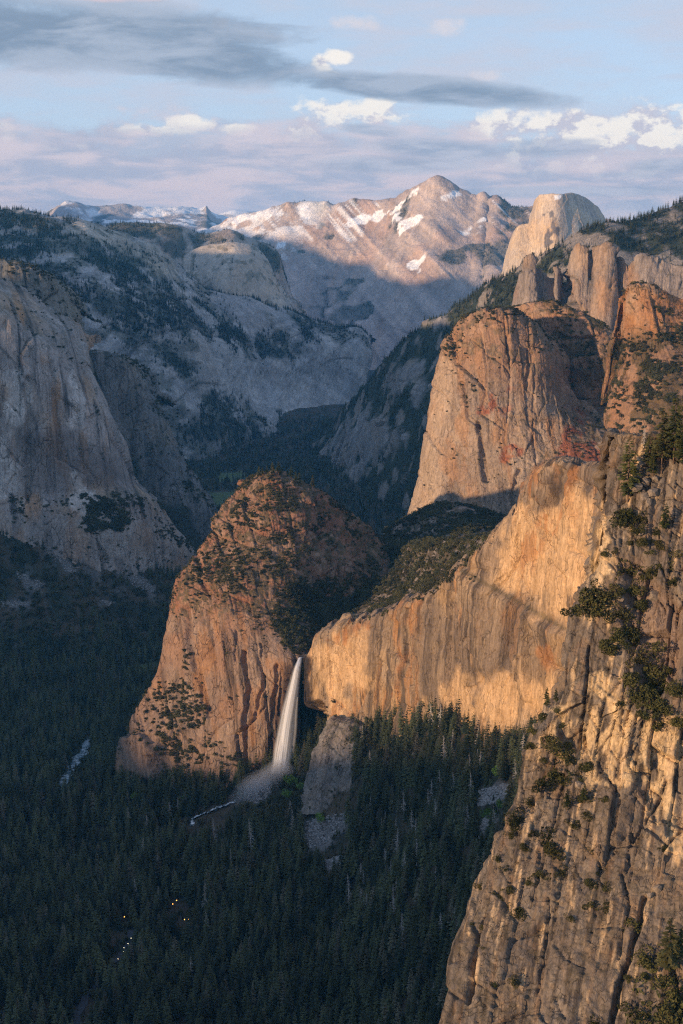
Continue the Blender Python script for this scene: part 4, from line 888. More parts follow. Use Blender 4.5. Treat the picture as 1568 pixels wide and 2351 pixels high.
# ------------------------------------------------------------------ high peaks
def peaks():
    cr = [(380, 560, 15800), (480, 525, 15700), (540, 500, 15600), (600, 485, 15400), (660, 471, 15300), (715, 467, 15200), (747, 466, 15100), (766, 477, 15000), (814, 466, 14900), (884, 465, 14600), (914, 455, 14400), (949, 440, 14200), (984, 425, 14050), (1004, 419, 14000), (1026, 426, 13950), (1056, 441, 13900), (1095, 453, 13850), (1110, 444, 13830), (1124, 452, 13800), (1139, 446, 13750), (1157, 458, 13700), (1170, 471, 13650), (1234, 482, 13550), (1330, 500, 13500), (1450, 520, 13500)]
    rows = [cr]
    for f, dy in ((0.10, -250), (0.32, -800), (0.62, -1500), (1.0, -2300)):
        rows.append([(a - 30 * f * (1 if a > 760 else 0), b + (860 - b) * f, y + dy) for a, b, y in cr])
    net = wrap(net_px(rows), top=[(0, 100, -20), (0, 500, -150), (0, 1200, -500)])
    SN = [([(885, 490), (950, 445), (985, 428), (990, 432), (945, 455), (900, 482), (870, 500)], 3), ([(925, 510), (955, 502), (950, 515), (925, 528)], 3), ([(1005, 440), (1050, 442), (1035, 455), (1015, 460)], 4), ([(545, 502), (620, 489), (690, 479), (700, 486), (640, 498), (560, 508)], 5), ([(1070, 530), (1112, 505), (1105, 515), (1080, 532)], 3), ([(640, 560), (660, 548), (655, 562), (640, 572)], 3), ([(800, 505), (840, 498), (835, 504), (805, 512)], 2.5), ([(940, 610), (975, 600), (960, 612)], 2), ([(865, 490), (880, 482), (868, 498)], 2)]
    def disp(P, N, u, v):
        d = granite(P, N, -0.2, (70, 1100), (14, 160), ((340, 1.2, 36), (120, 1.4, 14)), 43, 0.25)
        q = np.stack([(P[..., 0] + P[..., 2] * 0.85) / 300, P[..., 1] / 2600, P[..., 2] / 1500], -1)
        return d + 40 * ridged(q, 4, 141)
    def color(P, N, u, v):
        c = granite_col(P, N, -0.2, C(.42, .345, .31), C(.52, .43, .38), C(.22, .195, .19), C(.47, .32, .245), 0.25, 0.35, 60, 0, BRUSH, 143)
        q = np.stack([(P[..., 0] + P[..., 2] * 0.85) / 60, P[..., 1] / 2600, P[..., 2] / 900], -1)
        c = c * (1 + 0.35 * fbm(q, 4, 142)[..., None])
        wd = np.maximum.reduce([patch(u, v, p, 8, P, 220, 400, 144) for p in ([(1060, 555), (1120, 545), (1180, 560), (1170, 600), (1100, 585)], [(1150, 465), (1240, 480), (1240, 530), (1170, 520)], [(760, 478), (890, 464), (890, 474), (780, 490)], [(720, 745), (800, 700), (840, 720), (830, 800), (760, 790)], [(560, 530), (640, 520), (640, 560), (590, 560)], [(1050, 440), (1100, 452), (1090, 460), (1050, 450)])])
        wd = wd * sst(-0.25, 0.1, fbm(P / 170, 5, 149))
        c = lerp(c, FOREST * 1.8, 0.7 * wd)
        left = 1 - sst(700, 790, u + 0.4 * (v - 480))
        sn = left * (1 - sst(520, 575, v)) * sst(0.0, 0.14, fbm(P / 200, 5, 145) + 0.25 * (N[..., 2] - 0.5)) * 0.75
        for poly, sf in SN: sn = np.maximum(sn, patch(u, v, poly, sf, P, 40, 160, 146))
        sn = np.maximum(sn, sst(0.2, 0.3, fbm(q * C(1.5, 1, 1.2), 4, 147)) * sst(445, 470, v) * (1 - sst(560, 640, v)) * 0.7 * sst(0.05, 0.2, fbm(P / 500, 3, 148)))
        return lerp(c, SNOW, sn)
    massif('peak', 'mountain', net, 20, 12, disp, color, rock_mat('high_peak_granite', 8.0, 0.8, 0.4, 0.3, 0.0), 'high pink granite peak with snow streaks at the head of the valley')
    rows = [[(1150, 640, 10500), (1168, 595, 10480), (1172, 567, 10470), (1182, 534, 10460), (1192, 519, 10450), (1222, 510, 10430), (1233, 480, 10420), (1240, 446, 10400), (1262, 444, 10330), (1280, 447, 10300), (1314, 445, 10420), (1339, 452, 10520), (1360, 466, 10650), (1382, 492, 10850), (1400, 540, 11000)],
            [(1150, 660, 10480), (1165, 620, 10450), (1170, 598, 10440), (1180, 562, 10420), (1190, 545, 10410), (1220, 538, 10390), (1232, 515, 10370), (1240, 480, 10350), (1260, 476, 10280), (1278, 478, 10240), (1315, 475, 10330), (1345, 482, 10420), (1368, 494, 10540), (1392, 520, 10750), (1410, 560, 10950)],
            [(1150, 690, 10440), (1160, 660, 10410), (1166, 640, 10390), (1176, 610, 10370), (1188, 595, 10350), (1218, 590, 10330), (1231, 570, 10310), (1240, 545, 10290), (1260, 540, 10220), (1276, 540, 10180), (1318, 540, 10240), (1350, 545, 10310), (1378, 550, 10430), (1402, 560, 10640), (1420, 600, 10850)],
            [(1150, 740, 10400), (1156, 720, 10370), (1160, 710, 10350), (1172, 700, 10320), (1185, 690, 10300), (1215, 690, 10280), (1230, 680, 10260), (1240, 670, 10240), (1260, 660, 10180), (1276, 660, 10140), (1320, 660, 10180), (1355, 660, 10230), (1385, 660, 10340), (1410, 660, 10540), (1430, 680, 10750)]]
    net = wrap(net_px(rows), top=[(0, 60, -3), (0, 300, -60), (0, 700, -300)])
    def c2(P, N, u, v):
        c = granite_col(P, N, 0.5, C(.50, .41, .32), C(.60, .49, .36), C(.18, .17, .17), C(.58, .42, .25), 0.25, 0.35, 22, 0, BRUSH, 151)
        c = lerp(c, C(.09, .085, .085), 0.85 * patch(u, v, [(1262, 462), (1276, 465), (1279, 500), (1272, 560), (1260, 560), (1263, 500)], 5, P, 30, 60, 152))
        c = lerp(c, SNOW, patch(u, v, [(1272, 449), (1292, 446), (1286, 457), (1274, 459)], 2))
        return c
    massif('half', 'mountain', net, 7, 7, lambda P, N, u, v: granite(P, N, 0.5, (12, 300), (7, 60), ((90, 2.2, 9),), 45, 0.25), c2, rock_mat('sheer_dome_granite', 5.0, 0.6, 0.35, 0.5, 0.0), 'great half dome with a sheer streaked face on its left')
    cr = [(-100, 520, 19000), (40, 505, 19000), (102, 492, 19000), (140, 471, 18900), (155, 460, 18900), (180, 465, 18900), (215, 473, 19000), (275, 470, 19100), (350, 476, 19200), (415, 469, 19300), (460, 473, 19400), (475, 469, 19400), (488, 483, 19500), (512, 495, 19600), (600, 505, 19700), (700, 510, 19700)]
    rows = [cr] + [[(a, b + (600 - b) * f, y + dy) for a, b, y in cr] for f, dy in ((.15, -400), (.5, -1500), (1, -3000))]
    net = wrap(net_px(rows), top=[(0, 100, -20), (0, 600, -150)])
    def c3(P, N, u, v):
        c = lerp(np.broadcast_to(C(.44, .40, .39), P.shape), C(.16, .17, .17), sst(0.05, 0.25, fbm(P / 300, 5, 155)))
        sn = sst(-0.06, 0.06, fbm(P * C(1, 1, 1.6) / 300, 5, 156) - 0.05 + 0.1 * sst(510, 470, v)) * sst(175, 215, u) * (1 - 0.8 * sst(515, 560, v))
        sn = np.maximum(sn, patch(u, v, [(195, 482), (215, 478), (235, 492), (205, 500)], 4))
        sn = np.maximum(sn, 0.7 * sst(0.1, 0.2, fbm(P / 220, 4, 157)) * (1 - sst(195, 215, u)))
        return lerp(c, SNOW, sn * 0.95)
    massif('snow', 'mountain', net, 24, 20, lambda P, N, u, v: granite(P, N, 0, (90, 900), (10, 200), ((300, 1.1, 40), (120, 1.1, 18)), 47, 0.2), c3, rock_mat('snow_range_rock', 14, 0.6, 0.3, 0, 0.0), 'far snowy mountain range on the left horizon')
    cr = [(420, 500, 27000), (500, 490, 27000), (540, 481, 27000), (570, 484, 27000), (620, 482, 27000), (700, 490, 27000), (820, 500, 27000)]
    rows = [cr] + [[(a, b + (560 - b) * f, y + dy) for a, b, y in cr] for f, dy in ((.3, -600), (1, -2500))]
    massif('snow2', 'mountain', wrap(net_px(rows), top=[(0, 150, -20), (0, 900, -200)]), 40, 40, lambda P, N, u, v: 60 * fbm(P / 700, 5, 48), lambda P, N, u, v: lerp(np.broadcast_to(C(.4, .4, .42), P.shape), SNOW, sst(-.1, .1, fbm(P / 500, 4, 158))), ROCK.setdefault('s2', rock_mat('far_snow_rock', 30, 0.4, 0.2, 0, 0.0)), 'faint snowy ridge on the far horizon between the peaks')
peaks()

# ------------------------------------------------------------------ unseen ridge added outside the frame, its crest shaped to shade the valley
TE = math.tan(SUN_EL)
sp = np.array([math.cos(SUN_AZ), -math.sin(SUN_AZ)]); sq = np.array([-math.sin(SUN_AZ), -math.cos(SUN_AZ)])
def shade_ridge():
    # the crest is shaped so that its cast shadow edge runs through these points of the valley: (u, v, distance, height above it)
    edge = [(1568, 2351, 300, -150), (1560, 2351, 440, -60), (1030, 2340, 515, -45), (1180, 1690, 1640, 0), (1060, 1706, 1745, 2), (960, 1724, 1850, 4), (800, 1700, 1990, 4), (660, 1800, 2100, 22), (560, 1815, 2110, 22), (300, 1775, 2250, 18),
            (330, 1600, 2345, 0), (250, 1700, 2500, 120), (400, 1290, 3700, 420), (200, 900, 3610, 160), (60, 760, 3590, 25), (0, 712, 3560, 40), (150, 700, 4380, 130), (300, 830, 4520, 180), (155, 505, 7800, -50), (345, 575, 8100, -10), (560, 600, 9100, 0), (450, 545, 9950, -40), (610, 575, 10200, -20), (1150, 640, 13000, -40), (1000, 660, 12900, 0), (850, 620, 13700, 0), (700, 560, 14700, 0), (300, 500, 19000, 0)]
    pts = []
    for (u, v, Y, dz) in edge:
        w = at(u, v, Y); pts.append((w[:2] @ sp, w[2] + dz - (w[:2] @ sq) * TE))
    pts.sort(reverse=True)
    P0 = np.array(pts)
    qp = [(3000, 3600), (-1500, 3200), (-3100, 2500), (-7000, 500), (-9000, -800), (-11600, -1800), (-13500, -2300), (-17000, -3000), (-20000, -3500)]
    qa = np.array(qp)[::-1]
    pp = np.linspace(2500, P0[:, 0].min() - 300, 320)
    h = np.interp(pp, P0[::-1, 0], P0[::-1, 1])
    k = np.hanning(7); k /= k.sum(); h = np.convolve(np.pad(h, 3, mode='edge'), k, 'valid')
    h = h + 110 * sst(-5000, -8000, pp) * fbm(np.stack([pp / 420, pp * 0, pp * 0], -1), 4, 163)
    p = pp; q = np.interp(pp, qa[:, 0], qa[:, 1]); tt = pp
    z = h + q * TE
    base = np.stack([p * sp[0] + q * sq[0], p * sp[1] + q * sq[1]], 1)
    off = np.linspace(-1, 1, 41)
    P = np.zeros((len(off), len(tt), 3))
    for i, o in enumerate(off):
        wv = np.clip((z + 1000) * 0.8, 300, 900)
        P[i, :, :2] = base + sq[None] * (o * wv)[:, None]
        P[i, :, 2] = -1000 + (z + 1000) * (1 - abs(o) ** 1.15)
    n = 40 * fbm(P / 250, 5, 161)
    P[..., 2] += n * (1 - np.abs(off)[:, None] ** 6) * (np.abs(off)[:, None] * 1.2 + 0.1)
    c = lerp(np.broadcast_to(FOREST * 1.5, P.shape), GREY, sst(0.0, 0.3, fbm(P / 120, 4, 162)))
    me = mesh_from('hillside', P, grid_faces(*P.shape[:2]), rock_mat('shade_ridge_rock', 12, 0.5, 0.3, 0.1, 0.0), {'col': c.reshape(-1, 3)})
    add('hillside', me, kind='structure', label='unseen ridge added outside the frame, crest shaped to shade the valley')
shade_ridge()

# ------------------------------------------------------------------ haze
def haze():
    x, y0, y1, z0, z1 = 23500., -8500., 33500., -1150., 1300.
    V = [(-x, y0, z0), (x, y0, z0), (x, y1, z0), (-x, y1, z0), (-x, y0, z1), (x, y0, z1), (x, y1, z1), (-x, y1, z1)]
    Fc = [(0, 3, 2, 1), (4, 5, 6, 7), (0, 1, 5, 4), (1, 2, 6, 5), (2, 3, 7, 6), (3, 0, 4, 7)]
    m = bpy.data.materials.new('haze_air'); m.use_nodes = True; nt = m.node_tree; nt.nodes.clear()
    o = nt.nodes.new('ShaderNodeOutputMaterial'); pv = nt.nodes.new('ShaderNodeVolumePrincipled')
    pv.inputs['Color'].default_value = (0.11, 0.48, 1.0, 1); pv.inputs['Density'].default_value = HAZE_D; pv.inputs['Anisotropy'].default_value = 0.0
    nt.links.new(pv.outputs[0], o.inputs['Volume'])
    me = mesh_from('haze', V, Fc, m, smooth=False)
    add('haze', me, kind='stuff', label='thin blue evening haze filling the valley air')
HAZE_D = 1.9e-5
haze()
# ------------------------------------------------------------------ plant meshes (height or radius 1)
def leaf_mat(name, c1, c2, c3, trans=0.25):
    m, nt, b = new_mat(name)
    oi = nt.nodes.new('ShaderNodeObjectInfo'); r = E(nt, oi.outputs['Random'])
    g = nt.nodes.new('ShaderNodeNewGeometry')
    n = nnoise(nt, g.outputs['Position'], 0.35, 3, 0.6)
    c = nmix(nt, r.step(0.0, 0.7), c1, c2)
    c = nmix(nt, (r * 7.31)._m('FRACT').step(0.80, 1.0) * 0.7, c, c3)
    big = nnoise(nt, g.outputs['Position'], 0.012, 3, 0.6)
    f = (n * 1.3 + 0.35) * (big.step(0.3, 0.7) * 0.8 + 0.7)
    cmb = nt.nodes.new('ShaderNodeCombineXYZ')
    for i in range(3): nt.links.new(f.s, cmb.inputs[i])
    nt.links.new(nmix(nt, 1.0, c, cmb.outputs[0], 'MULTIPLY'), b.inputs['Base Color'])
    b.inputs['Roughness'].default_value = 0.75
    return m
def bark_mat(name, c1, c2, s=0.6):
    m, nt, b = new_mat(name)
    g = nt.nodes.new('ShaderNodeNewGeometry')
    n = nnoise(nt, nmap(nt, g.outputs['Position'], (1, 1, 0.25)), 1 / s, 4, 0.6)
    nt.links.new(nmix(nt, n.step(0.35, 0.65), c1, c2), b.inputs['Base Color'])
    return m
M_CON = leaf_mat('conifer_needles', (.022, .033, .018), (.085, .098, .046), (.15, .13, .095))
M_PINE = leaf_mat('pine_needles', (.036, .046, .016), (.064, .070, .024), (.080, .070, .028))
M_OAK = leaf_mat('evergreen_oak_leaves', (.042, .048, .022), (.085, .082, .038), (.10, .085, .05))
M_SHR = leaf_mat('cliff_shrub_leaves', (.038, .042, .014), (.070, .068, .022), (.085, .07, .028))
M_LIME = leaf_mat('fresh_green_leaves', (.10, .19, .035), (.15, .25, .045), (.13, .20, .04))
M_BARK = bark_mat('conifer_bark', (.09, .06, .042), (.20, .135, .095))
M_SNAG = bark_mat('weathered_dead_wood', (.34, .32, .30), (.58, .55, .51))

def tube_ring(pts, rad, n=5):
    V, Fc = [], []
    for k, (p, r) in enumerate(zip(pts, rad)):
        for i in range(n):
            t = 2 * math.pi * i / n; V.append((p[0] + r * math.cos(t), p[1] + r * math.sin(t), p[2]))
        if k:
            for i in range(n):
                a = (k - 1) * n + i; b = (k - 1) * n + (i + 1) % n; Fc += [(a, b, b + n), (a, b + n, a + n)]
    return V, Fc
def trunk_mesh(name, r0, h, mat, bend=0.0):
    V, Fc = tube_ring([(bend * math.sin(3 * t), bend * math.cos(2.2 * t), h * t) for t in (0, .25, .5, .75, 1)], [r0, r0 * .8, r0 * .6, r0 * .35, r0 * .08], 6)
    return mesh_from(name, V, Fc, mat)
def conifer_crown(name, mat, seed, R0=0.13, z0=0.12, lev=24, nb=6, ragged=0.35, droop=0.25, sub=1, power=0.8, gap=0.0):
    rr = random.Random(seed); V, Fc = [], []
    def tri(a, b, c):
        k = len(V); V.extend((a, b, c)); Fc.append((k, k + 1, k + 2))
    for l in range(lev):
        t = (l + rr.uniform(-.3, .3)) / lev
        z = z0 + (0.985 - z0) * t
        rad = R0 * (max(0.0, 1 - t) ** power) * (1.0 if t > 0.15 else 0.6 + 2.6 * t) + 0.008
        for b in range(nb):
            if rr.random() < gap: continue
            az = rr.uniform(0, 2 * math.pi); L = rad * rr.uniform(1 - ragged, 1 + ragged * 0.6)
            ca, sa = math.cos(az), math.sin(az); dr = L * droop * rr.uniform(.4, 1.6) * (1.3 - t); up = L * 0.15 * t
            def P(f, w, dz=0.0): return (ca * L * f - sa * w, sa * L * f + ca * w, z - dr * f * f + up * f + dz)
            w = L * rr.uniform(.20, .34); hz = L * rr.uniform(.10, .22)
            tri(P(.05, 0, hz * .5), P(.55, w, -hz * .4), P(1, 0)); tri(P(.05, 0, hz * .5), P(1, 0), P(.55, -w, -hz * .4))
            tri(P(.12, 0, hz), P(.7, w * .25, hz * .3), P(.5, -w * .2, -hz * 1.6))
            for s in range(sub):
                f = rr.uniform(.25, .85); sd = rr.choice((-1, 1)); ww = L * rr.uniform(.25, .42) * (1.1 - f * .5)
                tri(P(f, 0, .01 * L), P(f + .10, sd * ww, -hz * rr.uniform(.2, 1)), P(f + .22, 0, 0))
                f2 = rr.uniform(.3, 1.0)
                tri(P(f2 - .14, w * .2, hz * .2), P(f2, -w * .2, hz * .5), P(f2 + .02, 0, -hz * rr.uniform(.7, 1.6)))
    return mesh_from(name, V, Fc, mat, smooth=False)
def leaf_blob(name, mat, seed, n=420, size=0.16, lobes=6, flat=0.75, base=0.0):
    """round leafy crown: small leaf tufts spread through several uneven lobes"""
    r = np.random.default_rng(seed)
    ctr = r.normal(0, 0.42, (lobes, 3)); ctr[:, 2] = np.abs(ctr[:, 2]) * flat + 0.2; lr = r.uniform(0.32, 0.58, lobes)
    li = r.integers(0, lobes, n)
    d = r.normal(size=(n, 3)); d /= np.linalg.norm(d, axis=1, keepdims=True)
    p = ctr[li] + d * (lr[li] * r.uniform(0.55, 1.05, n) ** 0.5)[:, None] * np.array([1, 1, flat])
    a = r.normal(size=(n, 3)); a /= np.linalg.norm(a, axis=1, keepdims=True)
    b = np.cross(a, d); b /= np.linalg.norm(b, axis=1, keepdims=True) + 1e-6
    s = size * r.uniform(0.6, 1.4, n)[:, None]
    V = np.stack([p - a * s * .5 - b * s * .4, p + a * s * .6 - b * s * .2, p + b * s * .7, p - a * s * .3 + d * s * .4], 1).reshape(-1, 3)
    V[:, 2] = np.maximum(V[:, 2], -0.12) + base
    k = np.arange(n) * 4
    Fc = np.concatenate([np.stack([k, k + 1, k + 2], 1), np.stack([k, k + 2, k + 3], 1)])
    return mesh_from(name, V, Fc, mat, smooth=False)
def snag_mesh(name, seed, lev=44):
    rr = random.Random(seed); V, Fc = tube_ring([(0, 0, t) for t in (0, .3, .6, .85, 1)], [.017, .014, .010, .006, .0012], 5)
    for l in range(lev):
        t = 0.22 + 0.76 * (l + rr.random()) / lev
        for b in range(3):
            az = rr.uniform(0, 6.28); L = 0.15 * (1.08 - t) ** 0.8 * rr.uniform(.35, 1.2) + .006
            ca, sa = math.cos(az), math.sin(az); k = len(V); w = 0.0042 * (1.2 - t)
            dr = L * rr.uniform(.1, .7)
            V += [(0, 0, t + w), (0, 0, t - w), (ca * L * .6 - sa * w, sa * L * .6 + ca * w, t - dr * .3), (ca * L, sa * L, t - dr), (-sa * w, ca * w, t)]
            Fc += [(k, k + 1, k + 2), (k, k + 2, k + 3), (k + 1, k + 3, k + 4), (k + 4, k + 2, k + 3)]
            if rr.random() < .6:
                k = len(V); f = rr.uniform(.4, .8); V += [(ca * L * f, sa * L * f, t - dr * f * f), (ca * L * f + rr.uniform(-.4, .4) * L, sa * L * f + rr.uniform(-.4, .4) * L, t - dr * f - .3 * L), (ca * L * f, sa * L * f, t - dr * f * f - w * 2)]; Fc.append((k, k + 1, k + 2))
    return mesh_from(name, V, Fc, M_SNAG, smooth=False)

CROWN = [conifer_crown('conifer_crown', M_CON, 100 + k, R0=(.155, .175, .135, .195, .165)[k], z0=(.10, .16, .08, .14, .12)[k], lev=22, nb=7, power=(.75, .85, .65, .9, .7)[k]) for k in range(5)]
TRUNK = trunk_mesh('conifer_trunk', 0.012, 0.93, M_BARK)
OAKC = [leaf_blob('oak_crown', M_OAK, 200 + k, 300, .20) for k in range(3)]
LIMEC = [leaf_blob('broadleaf_crown', M_LIME, 240 + k, 420, .15, 7, 1.0) for k in range(2)]
SHRUBC = [leaf_blob('shrub_foliage', M_SHR, 260 + k, 900, .115, 9, .8) for k in range(5)]
PINEC = [conifer_crown('pine_crown', M_PINE, 300 + k, R0=(.17, .15, .19)[k], z0=(.14, .25, .18)[k], lev=34, nb=6, ragged=.5, droop=.12, sub=4, power=(.7, .55, .6)[k], gap=.12) for k in range(3)]
SNAGM = [snag_mesh('dead_tree_wood', 400 + k) for k in range(4)]

# ------------------------------------------------------------------ scattering (stuff)
def tmpl_collection(name, meshes):
    c = bpy.data.collections.new(name)
    for k, m in enumerate(meshes):
        o = bpy.data.objects.new('%s_%02d' % (name, k), m); c.objects.link(o)
    return c
T_ALL = tmpl_collection('plants', CROWN + OAKC)       # 0-4 conifers, 5-7 oaks
def scatter(name, pts, scl, idx, label, coll=T_ALL):
    n = len(pts)
    me = bpy.data.meshes.new(name); me.vertices.add(n); me.vertices.foreach_set('co', np.asarray(pts, np.float32).ravel())
    a = me.attributes.new('scl', 'FLOAT_VECTOR', 'POINT'); a.data.foreach_set('vector', np.asarray(scl, np.float32).ravel())
    a = me.attributes.new('rot', 'FLOAT_VECTOR', 'POINT'); a.data.foreach_set('vector', np.stack([rng.normal(0, .03, n), rng.normal(0, .03, n), rng.uniform(0, 6.283, n)], 1).astype(np.float32).ravel())
    a = me.attributes.new('idx', 'INT', 'POINT'); a.data.foreach_set('value', np.asarray(idx, np.int32))
    o = add(name, me, kind='stuff', label=label)
    ng = bpy.data.node_groups.new(name + '_scatter', 'GeometryNodeTree')
    ng.interface.new_socket('Geometry', in_out='INPUT', socket_type='NodeSocketGeometry'); ng.interface.new_socket('Geometry', in_out='OUTPUT', socket_type='NodeSocketGeometry')
    N, L = ng.nodes, ng.links
    gi, go = N.new('NodeGroupInput'), N.new('NodeGroupOutput')
    ip = N.new('GeometryNodeInstanceOnPoints'); ci = N.new('GeometryNodeCollectionInfo')
    ci.inputs['Collection'].default_value = coll; ci.inputs['Separate Children'].default_value = True; ci.inputs['Reset Children'].default_value = True
    def na(nm, t):
        q = N.new('GeometryNodeInputNamedAttribute'); q.data_type = t; q.inputs['Name'].default_value = nm; return q.outputs[0]
    L.new(gi.outputs[0], ip.inputs['Points']); L.new(ci.outputs[0], ip.inputs['Instance']); ip.inputs['Pick Instance'].default_value = True
    L.new(na('idx', 'INT'), ip.inputs['Instance Index']); L.new(na('scl', 'FLOAT_VECTOR'), ip.inputs['Scale'])
    er = N.new('FunctionNodeEulerToRotation'); L.new(na('rot', 'FLOAT_VECTOR'), er.inputs[0]); L.new(er.outputs[0], ip.inputs['Rotation'])
    L.new(ip.outputs[0], go.inputs[0])
    md = o.modifiers.new('scatter', 'NODES'); md.node_group = ng
    return o
def area(P):
    a = np.linalg.norm(np.cross(P[1:, :-1] - P[:-1, :-1], P[:-1, 1:] - P[:-1, :-1]), axis=2)
    return a
def inview(u, v, pad=30): return (u > -pad) & (u < W_ + pad) & (v > -pad) & (v < H_ + pad * 3)
def pick(M, w, n):
    """n random points of a massif, with weight w per vertex"""
    P = M['P']; ww = (w[:-1, :-1] * area(P) * inview(M['u'], M['v'])[:-1, :-1]).ravel()
    ww = np.maximum(ww, 0)
    if ww.sum() == 0: return np.zeros((0, 3)), np.zeros(0, int)
    k = rng.choice(len(ww), n, p=ww / ww.sum()); i, j = np.divmod(k, P.shape[1] - 1)
    a, b = rng.random((n, 1)), rng.random((n, 1))
    return P[i, j] * (1 - a) * (1 - b) + P[i + 1, j] * a * (1 - b) + P[i, j + 1] * (1 - a) * b + P[i + 1, j + 1] * a * b, k
def clump(P, s, seed, lo=-0.05, hi=0.2): return sst(lo, hi, fbm(P / s, 4, seed))
def sizes(n, lo, hi, asp=1.0, kind='con'):
    h = rng.uniform(lo, hi, n) * rng.choice([1, 1, 1.05, .8, .6, .45], n)
    w = rng.uniform(.85, 1.25, n) * asp
    return np.stack([h * w, h * w, h], 1)

# valley forest
def project_clear(u, v):
    d = np.full(u.shape, 99.0)
    for line, w in CLEAR_LINES: d = np.minimum(d, polydist(u, v, line, False) - w)
    return d
STREAM = [(546, 1842), (521, 1853), (500, 1858), (482, 1868), (467, 1876), (443, 1885), (437, 1903)]
RIVER = [(206, 1700), (192, 1722), (186, 1742), (168, 1758), (152, 1790), (120, 1822), (60, 1862), (-20, 1880)]
ROADL = [(300, 2140), (297, 2165), (285, 2189), (265, 2208), (240, 2228), (212, 2269), (193, 2297), (181, 2333), (172, 2380)]
CLEAR_LINES = [(STREAM, 9), (RIVER[:4], 5), (ROADL[:4], 3.5), (ROADL[5:], 5)]
LOWZONE = [[(520, 1850), (640, 1775), (700, 1780), (700, 1860), (560, 1905), (430, 1960), (425, 1900)], [(688, 1780), (830, 1760), (850, 1830), (790, 1880), (690, 1890)], [(255, 2140), (310, 2130), (315, 2200), (270, 2260), (240, 2240)], [(165, 2330), (215, 2265), (235, 2290), (190, 2400), (150, 2400)], [(180, 1715), (215, 1700), (200, 1790), (140, 1830), (140, 1790)], [(275, 2110), (300, 2110), (300, 2150), (275, 2150)], [(390, 2080), (445, 2080), (445, 2150), (390, 2140)], [(700, 1890), (800, 1870), (800, 1985), (700, 2000)], [(1095, 1800), (1180, 1795), (1160, 1930), (1095, 1940)]]
EDGE_V = [1000, 1190, 1315, 1425, 1520, 1612, 1703, 1812, 1908, 2018, 2108, 2215, 2330, 2450]; EDGE_U = [1408, 1392, 1378, 1308, 1292, 1279, 1216, 1186, 1158, 1112, 1076, 1046, 1024, 1000]
def edge_u(v): return np.interp(v, EDGE_V, EDGE_U)         # outline of the near cliff
def forest():
    def samp(n, y0, y1, half):
        y = np.sqrt(rng.uniform(y0 ** 2, y1 ** 2, n)); x = rng.uniform(-half, half, n) * y
        return x, y
    x1, y1 = samp(38000, 1000, 2750, .36); x2, y2 = samp(28000, 2750, 8100, .30)
    x3, y3 = samp(9000, 2750, 3700, .285); k3 = x3 < -0.08 * y3; x3, y3 = x3[k3], y3[k3]
    x, y = np.r_[x1, x2, x3], np.r_[y1, y2, y3]
    z = ground_z(x, y); P = np.stack([x, y, z], 1)
    z = z + 4 * fbm(P / 60, 4, 90) + 10 * fbm(P / 260, 3, 91); P[:, 2] = z
    u, v = proj(P)
    clr = np.zeros(len(x))
    for poly, sf in MEADOWS + TALUS: clr = np.maximum(clr, patch(u, v, poly, sf, P, 10, 30))
    keep = (u > -330) & (u < W_ + 330) & (v < H_ + 160) & (clr < rng.uniform(.35, 1.0, len(x))) & (project_clear(u, v) > 0)
    keep &= ~((y > 2400) & (x > 0.02 * y) & (y < 4100))          # inside the rock towers
    keep &= fbm(P / 28, 3, 171) > -0.42
    P, u, v, x, y = P[keep], u[keep], v[keep], x[keep], y[keep]
    P[:, 2] -= 1.0
    n = len(P)
    oakzone = np.maximum(patch(u, v, [(-50, 1150), (150, 1220), (400, 1330), (420, 1420), (200, 1470), (-50, 1500)], 40), 0.8 * patch(u, v, [(560, 1850), (650, 1780), (700, 1790), (720, 1860), (640, 1900), (560, 1890)], 12))
    oakzone = np.maximum(oakzone, 0.55 * patch(u, v, [(820, 1670), (1000, 1720), (1000, 1780), (820, 1780)], 20))
    oak = rng.random(n) < (0.06 + 0.8 * oakzone)
    idx = np.where(oak, rng.integers(5, 8, n), rng.integers(0, 5, n))
    sc_ = sizes(n, 30, 50); so = sizes(n, 5.0, 9.5)
    sc_ = np.where(oak[:, None], so, sc_)
    sc_[:, 2] *= np.where(oak, 1.2, 1.0)
    lowz = np.zeros(n)
    for poly in LOWZONE: lowz = np.maximum(lowz, patch(u, v, poly, 6))
    short = (lowz > .5) & ~oak
    sc_[short] *= rng.uniform(.18, .42, (n, 1))[short]
    far = y > 2750; sc_[far & ~oak] *= 0.95
    # the largest in view stand as single trees; one in nine of the near ones is dead
    big = np.argsort(-(sc_[:, 2] / y) * ((v < H_ + 60) & (u > 5) & (u < edge_u(v - 40) - 8) & ~oak))[:300]
    single = np.zeros(n, bool); single[big] = True
    dead_r = rng.random(n) < (0.018 + 0.07 * sst(650, 950, u)) ; dead = dead_r & ~short & ~single & (y < 2100) & ~oak & (v < H_ + 20) & (u > 250) & (u < edge_u(v - 40) - 8)
    dk = np.where(dead)[0]
    if len(dk) > 240: dk = rng.choice(dk, 240, replace=False)
    deadm = np.zeros(n, bool); deadm[dk] = True
    rest = ~single & ~deadm
    scatter('forest', P[rest], sc_[rest], idx[rest], 'dark conifer forest filling the valley floor and lower slopes')
    return P, sc_, idx, big, dk, u, v
FP, FS, FI, FBIG, FDEAD, FU, FV = forest()

